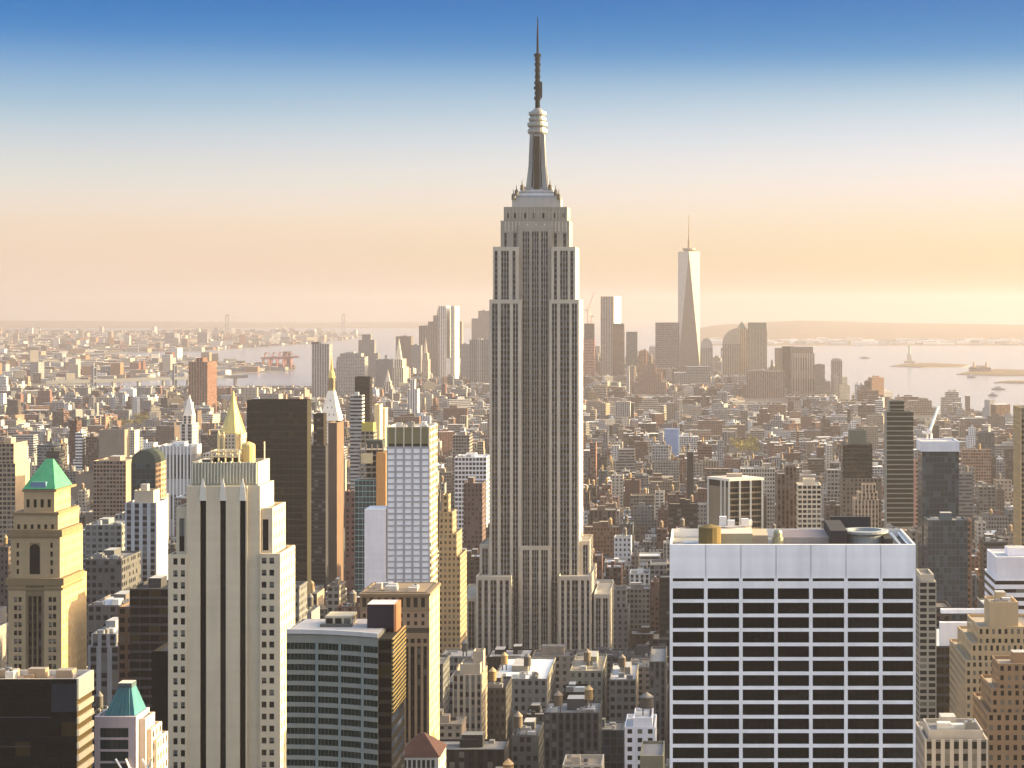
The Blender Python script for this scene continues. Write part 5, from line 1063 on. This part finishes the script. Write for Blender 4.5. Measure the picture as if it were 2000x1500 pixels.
def emit(q, wm, rm, part, detail):
    rnd = random.Random(q['seed']); x0, x1, Y, D, h = q['x0'], q['x1'], q['Y'], q['D'], q['h']; cx, cy = (x0+x1)/2, Y+D/2
    ca, sa = math.cos(q['ang']), math.sin(q['ang'])
    def R(a, b, c, d): return [(cx+(x-cx)*ca-(y-cy)*sa, cy+(x-cx)*sa+(y-cy)*ca) for x, y in rect(a, b, c, d)]
    t0 = TINT[q['t']]; gr = sum(t0)/3; t = tuple(min(.85, (c*.72+gr*.28*w)*q['j']) for c, w in zip(t0, (.95, 1, 1.06))); rt_ = ROOFT[q['roof']]; rk = rnd.uniform(.7, 1.15); rt_ = tuple(c*rk for c in rt_)
    side = q['s'] if rnd.random() < .5 or q['s'] in ('glass', 'ribbon') else 'plain'
    mats = [q['s'], side, q['s'], side]; bay = rnd.uniform(2.6, 4.2); flr = rnd.uniform(3.3, 4.2)
    lv = [(x0, x1, Y, Y+D, 0, h)]
    if q['set']:
        m = h*rnd.uniform(.62, .82); f = rnd.uniform(.1, .24)*(x1-x0); lv = [(x0, x1, Y, Y+D, 0, m), (x0+f, x1-f*rnd.uniform(.3, 1), Y+D*.15, Y+D*.9, m-.2, h)]
    par = rnd.uniform(.7, 1.3)
    for a, b, c, d, z0, z1 in lv:
        P = R(a, b, c, d)
        if detail: wm.prism(P, z0, z1+par, mats, t, None, bay, flr); roof_on(rm, P, z1, rt_, par, t)
        else: wm.prism(P, z0, z1, mats, t, 'roof', bay, flr, ttint=rt_)
    a, b, c, d, z0, z1 = lv[-1]; w = b-a; dd = d-c
    if detail and q['s'] in ('punched', 'paired', 'vert') and rnd.random() < .5:
        m = MB(); A0 = lv[0]; zc = A0[5]+par-.1; m.prism(R(A0[0]-.35, A0[1]+.35, A0[2]-.6, A0[3]), zc-.9, zc, 'plain', tuple(k*.85 for k in t), 'plain', bottom=True) if len(lv) == 1 else m.prism(R(a-.3, b+.3, c-.5, d), z1+par-1, z1+par-.1, 'plain', tuple(k*.85 for k in t), 'plain', bottom=True); 
        # keep the roof visible: the cornice is a ring, so drop its lid
        m.f = m.f[:-2]; m.mi = m.mi[:-2]; m.v = m.v[:16]; m.uv = m.uv[:16]; m.c = m.c[:16]; part('cornice', m)
    if q['head']:
        for k in range(1 if w < 22 else 2):
            hw, hd = w*rnd.uniform(.18, .34), dd*rnd.uniform(.2, .4); ax = a+rnd.uniform(.12, .5)*w+k*w*.1; ay = c+dd*rnd.uniform(.3, .5)
            m = MB(); m.prism(R(ax, min(ax+hw, b-.6), ay, ay+hd), z1-.05, z1+rnd.uniform(2.6, 5.5), 'plain', (lambda kk: tuple(min(.8, k2*kk) for k2 in t))(rnd.uniform(.7, 1.15)), 'roof', ttint=rt_); part('roof_house', m)
    for k in range(q['units']):
        uw = rnd.uniform(1.2, 3.4); ax = a+rnd.uniform(.08, .85)*w; ay = c+dd*rnd.uniform(.06, .8)
        if ax+uw > b-.6: continue
        if k % 3 == 2:                                  # a vent stack with a cowl, or a run of duct
            m = MB()
            if rnd.random() < .5: m.lathe(ax, ay, [(.28, z1-.02), (.28, z1+2), (.5, z1+2.05), (.45, z1+2.5), (.05, z1+2.7)], 8, 'metal', (.2, .2, .2)); part('vent_stack', m)
            else: m.prism(R(a+w*.12, a+w*rnd.uniform(.4, .85), ay, ay+.7), z1-.02, z1+.75, 'metal', (.33, .33, .33), 'metal'); part('duct', m)
            continue
        m = MB(); g = rnd.choice([.06, .12, .25, .45]); m.prism(R(ax, ax+uw, ay, ay+uw*rnd.uniform(.6, 1.3)), z1-.02, z1+rnd.uniform(.9, 2.4), 'metal', (g, g, g*.98), 'metal'); part('cooling_unit', m)
    return (a, b, c, d, z1)
def tank_mb(x, y, z, r, t, mbs):
    leg, body, lid = mbs
    for q in range(4):
        k = math.pi/4+q*math.pi/2; leg.bar((x+r*.75*math.cos(k), y+r*.75*math.sin(k), z), (x+r*.75*math.cos(k), y+r*.75*math.sin(k), z+3.2), .16, 'metal', (.07, .07, .07))
    leg.lathe(x, y, [(r*1.02, z+3), (r*1.02, z+3.25)], 12, 'metal', (.08, .08, .08))
    body.lathe(x, y, [(r*.96, z+3.2), (r, z+4), (r*.97, z+7.6)], 16, 'wood', t)
    for zz in (4.2, 5.2, 6.2, 7.1): body.lathe(x, y, [(r+.04, z+zz), (r+.04, z+zz+.12)], 16, 'metal', (.05, .05, .05))
    lid.lathe(x, y, [(r*1.05, z+7.55), (r*1.03, z+7.7), (.12, z+9.6)], 16, 'wood', tuple(min(.6, c*1.25+.05) for c in t))
# ---- labels that point to one thing: look + nearest named tower + order
REF = [L for L in LM if L['short']]
def where(cx, cy, Y):
    best, bd = None, 1e9
    for L in REF:
        dx = max(L['x0']-cx, 0, cx-L['x1']); dy = max(L['yt']-cy, 0, cy-L['vb']); d = math.hypot(dx, dy)+.12*math.hypot(cx-(L['x0']+L['x1'])/2, cy-(L['yt']+L['vb'])/2)
        if d < bd: best, bd = L, d
    L = best
    if L['x0']-2 <= cx <= L['x1']+2: r = 'below' if cy > L['vb']-4 else ('behind' if Y > L['Y'] else 'in front of')
    else: r = 'left of' if cx < L['x0'] else 'right of'
    return r+' '+L['short']
ORD = ['leftmost', 'second from left', 'third from left', 'fourth from left', 'fifth from left', 'sixth from left', 'seventh from left', 'eighth from left', 'ninth from left', 'tenth from left', 'eleventh from left', 'twelfth from left']
def number(entries):
    """entries: [object, text, cx] -> unique labels"""
    groups = {}
    for e in entries: groups.setdefault(e[1], []).append(e)
    for txt, g in groups.items():
        g.sort(key=lambda e: e[2])
        for k, e in enumerate(g):
            lab = txt
            if len(g) > 1: lab += ', '+('rightmost' if k == len(g)-1 else ORD[k] if k < len(ORD) else '%dth from left' % (k+1))
            lab = lab if len(lab.split()) <= 16 else lab.replace(' with', '', 1).replace('mid-height ', '', 1) if len(lab.replace('mid-height ', '').split()) <= 17 else lab.replace('mid-height ', '').replace('wooden ', '').replace(' with cone lid', '')
            e[0]['label'] = lab
FEAT = {'w': 'white roof', 's': 'pale roof', 'k': 'black roof', 't': 'tan roof', 'g': 'grey roof'}
KIND = {'punched': ('brick_building', 'brick building'), 'paired': ('loft_building', 'loft building'), 'grid': ('apartment_block', 'apartment block'), 'vert': ('office_block', 'ribbed block'), 'ribbon': ('office_block', 'banded block'), 'glass': ('office_block', 'glass block'), 'plain': ('warehouse', 'plain-walled building')}
CATS = {'brick_building': 'building', 'loft_building': 'loft building', 'apartment_block': 'apartment block', 'office_block': 'office block', 'warehouse': 'warehouse'}
ents, tanks = [], []
mass = MB()
for i, q in enumerate(LOTS):
    if i in own_set:
        nm, kw = KIND[q['s']]; loc = ((q['x0']+q['x1'])/2, q['Y']+q['D']/2, 0)
        cx, cy = cxs[i]/cnt[i], cys[i]/cnt[i]
        size = 'tall' if q['h'] > 62 else 'low' if q['h'] < 24 else 'mid-height'
        col = q['t'].replace('-brick', '') if 'brick' in q['t'] else q['t']
        txt = '%s %s %s with %s, %s' % (size, col, kw, 'stepped top' if q['set'] else FEAT[q['roof']], where(cx, cy, q['Y']))
        root = thing(nm, txt, CATS[nm], loc, 'city buildings along the street grid'); wm, rm = MB(), MB()
        sub = lambda name, m: m.build(name, root, loc)
        a, b, c, d, z = emit(q, wm, rm, sub, q['Y'] < 2600)
        wm.build('wall', root, loc)
        if rm.f: rm.build('roof', root, loc)
        ents.append([root, txt, cx])
    else:
        def sub(name, m):
            base = len(mass.v); mass.v += m.v; mass.f += [tuple(k+base for k in f) for f in m.f]; mass.uv += m.uv; mass.c += m.c
            for mi in m.mi:
                nm = m.mats[mi]
                if nm not in mass.mats: mass.mats.append(nm)
                mass.mi.append(mass.mats.index(nm))
        a, b, c, d, z = emit(q, mass, mass, sub, q['Y'] < 1700)
    if q['tank']:
        rnd = random.Random(q['seed']+5); x, y = a+(b-a)*rnd.uniform(.2, .8), c+(d-c)*rnd.uniform(.15, .3); r = rnd.uniform(1.3, 2.1); t = rnd.choice([(.2, .14, .09), (.13, .11, .09), (.26, .18, .09), (.1, .095, .09)])
        tanks.append((x, y, z, r, t, i))
# tanks on the hand-built lofts
for px, Y, py in ((1147, 1048, 1296), (1030, 1018, 1308), (1084, 1012, 1312), (985, 1030, 1300), (962, 938, 1338), (1215, 1022, 1314), (1263, 822, 1398), (1012, 806, 1432), (1090, 866, 1386), (1150, 868, 1386)):
    tanks.append((G(px, Y), Y, None, 1.9 if px != 1263 else 2.9, rg.choice([(.26, .175, .08), (.13, .1, .07), (.075, .07, .065)]), -1))
def vis_tank(t):
    px, py = proj(t[0], t[1], (t[2] or 60)+6); c, r = int(px/4), int(py/4)
    if not (0 <= c < W4 and 0 <= r < H4): return False
    return t[5] < 0 or any(ids[min(H4-1, r+k), c] in (t[5], ) for k in range(0, 4)) 
dg = None
n_t = 0; tent = []
tank_in = [t for t in tanks if vis_tank(t) and t[1] < 2300]
tank_in.sort(key=lambda t: (t[5] >= 0, t[1]))
bpy.context.view_layer.update(); deps = bpy.context.evaluated_depsgraph_get()
NT_ = 36
for t in tank_in[:NT_]:
    x, y, z, r, tn, i = t
    if z is None:
        hit, p, nrm, _, ob, _ = SC.ray_cast(deps, Vector((x, y, 400)), Vector((0, 0, -1)))
        z = p.z if hit else 60
    px, py = proj(x, y, z+6); base = z
    txt = '%s wooden water tank with cone lid, %s' % ('golden brown' if tn[0] > .25 else 'brown' if tn[0] > .15 else 'dark grey', where(px, py, y))
    root = thing('water_tank', txt, 'water tank', (x, y, base), 'rooftop water tanks'); mbs = (MB(), MB(), MB()); tank_mb(x, y, base, r, tn, mbs); loc = (x, y, base)
    for nm, m in zip(('leg_frame', 'barrel', 'lid'), mbs): m.build(nm, root, loc)
    tent.append([root, txt, px]); n_t += 1
for t in [t for t in tanks if t not in tank_in[:NT_] and t[2] is not None]:
    x, y, z, r, tn, i = t
    if y < 2300: tank_mb(x, y, z, r, tn, (mass, mass, mass))
    else: mass.lathe(x, y, [(r*.9, z), (r, z+6.5), (.1, z+8.5)], 6, 'wood', tn)
number(ents); number(tent)
o = mass.build('city_blocks'); o['kind'] = 'stuff'
# ---- low city across the river, read as one mass
far = MB(); rf_ = random.Random(8); Y = 6400.0
while Y < 18800:
    X = -.372*Y-100; st = 42+Y*.004
    while X < -.165*Y:
        w = rf_.uniform(16, 48)*(1+Y/20000); x0 = X; X += w+rf_.choice([6, 10, 14, 40])
        y0 = Y+rf_.uniform(-20, 20); d = rf_.uniform(20, 40)
        if not (inside(EAST, x0, y0) and inside(EAST, x0+w, y0+d)): continue
        u = rf_.random(); h = rf_.uniform(8, 20) if u < .9 else rf_.uniform(22, 46) if u < .985 else rf_.uniform(50, 75)
        if h > 40: w = min(w, 34)
        t = TINT[rf_.choice(['red-brick', 'tan', 'cream', 'white', 'grey', 'pale grey', 'orange-brick', 'white', 'limestone', 'brown'])]; a = rf_.choice([0, .5, -.35, .2]); cx, cy = x0+w/2, y0+d/2
        P = [(cx+(x-cx)*math.cos(a)-(y-cy)*math.sin(a), cy+(x-cx)*math.sin(a)+(y-cy)*math.cos(a)) for x, y in rect(x0, x0+w, y0, y0+d)]
        g = rf_.choice([.2, .4, .55, .68]); t = tuple(k*.6 for k in t); g *= .62; far.prism(P, 0, h, rf_.choice(['plain', 'punched', 'grid']), t, 'roof', 6, 5, ttint=(g, g*.97, g*.93))
    Y += st
for i in range(160):                                     # waterfront sheds at the foot of the far hills
    px = rf_.uniform(1385, 2020); Y = rf_.uniform(12700, 14200); X = G(px, Y); g = rf_.choice([.3, .5, .75]); w = rf_.uniform(25, 120); far.box(X, X+w, Y, Y+50, 0, rf_.uniform(8, 30), 'plain', (g, g*.95, g*.9), ttint=(g, g, g))
o = far.build('far_shore_city'); o['kind'] = 'stuff'
# ---- three blocks that stand above the far shore
for px, w, top, lab in ((331, 19, 650, 'hazy grey block standing above the far shore, left of a near twin'), (395, 19, 649, 'hazy grey block above the far shore, right-hand of two twins'), (208, 24, 716, 'blue-grey block on the far river bank above the bridge deck')):
    Y = 12500 if top < 700 else 6900
    T('apartment_block', lab, 'apartment block', Y, [(px-w/2, px+w/2, top, 60)], 'grid', (.22, .23, .25), None, top+16, 8, 5, head=False)

# ------------------------------------------------------------------ haze
HAZE = 6.2e-5
def haze():
    mb = MB(); mb.box(-24000, 24000, -3000, 38000, -5, 452, 'plain', bottom=True); o = mb.build('haze'); o['kind'] = 'stuff'
    m = bpy.data.materials.new('air_haze'); m.use_nodes = True; n = m.node_tree.nodes; n.clear(); out = n.new('ShaderNodeOutputMaterial'); v = n.new('ShaderNodeVolumePrincipled')
    v.inputs['Color'].default_value = (.45, .415, .44, 1); v.inputs['Density'].default_value = HAZE; v.inputs['Anisotropy'].default_value = .38
    m.node_tree.links.new(v.outputs[0], out.inputs['Volume']); o.data.materials.clear(); o.data.materials.append(m)
haze()
print('LOTS', len(LOTS), 'own', len(own), 'tanks', n_t, 'faces', len(mass.f), len(far.f))
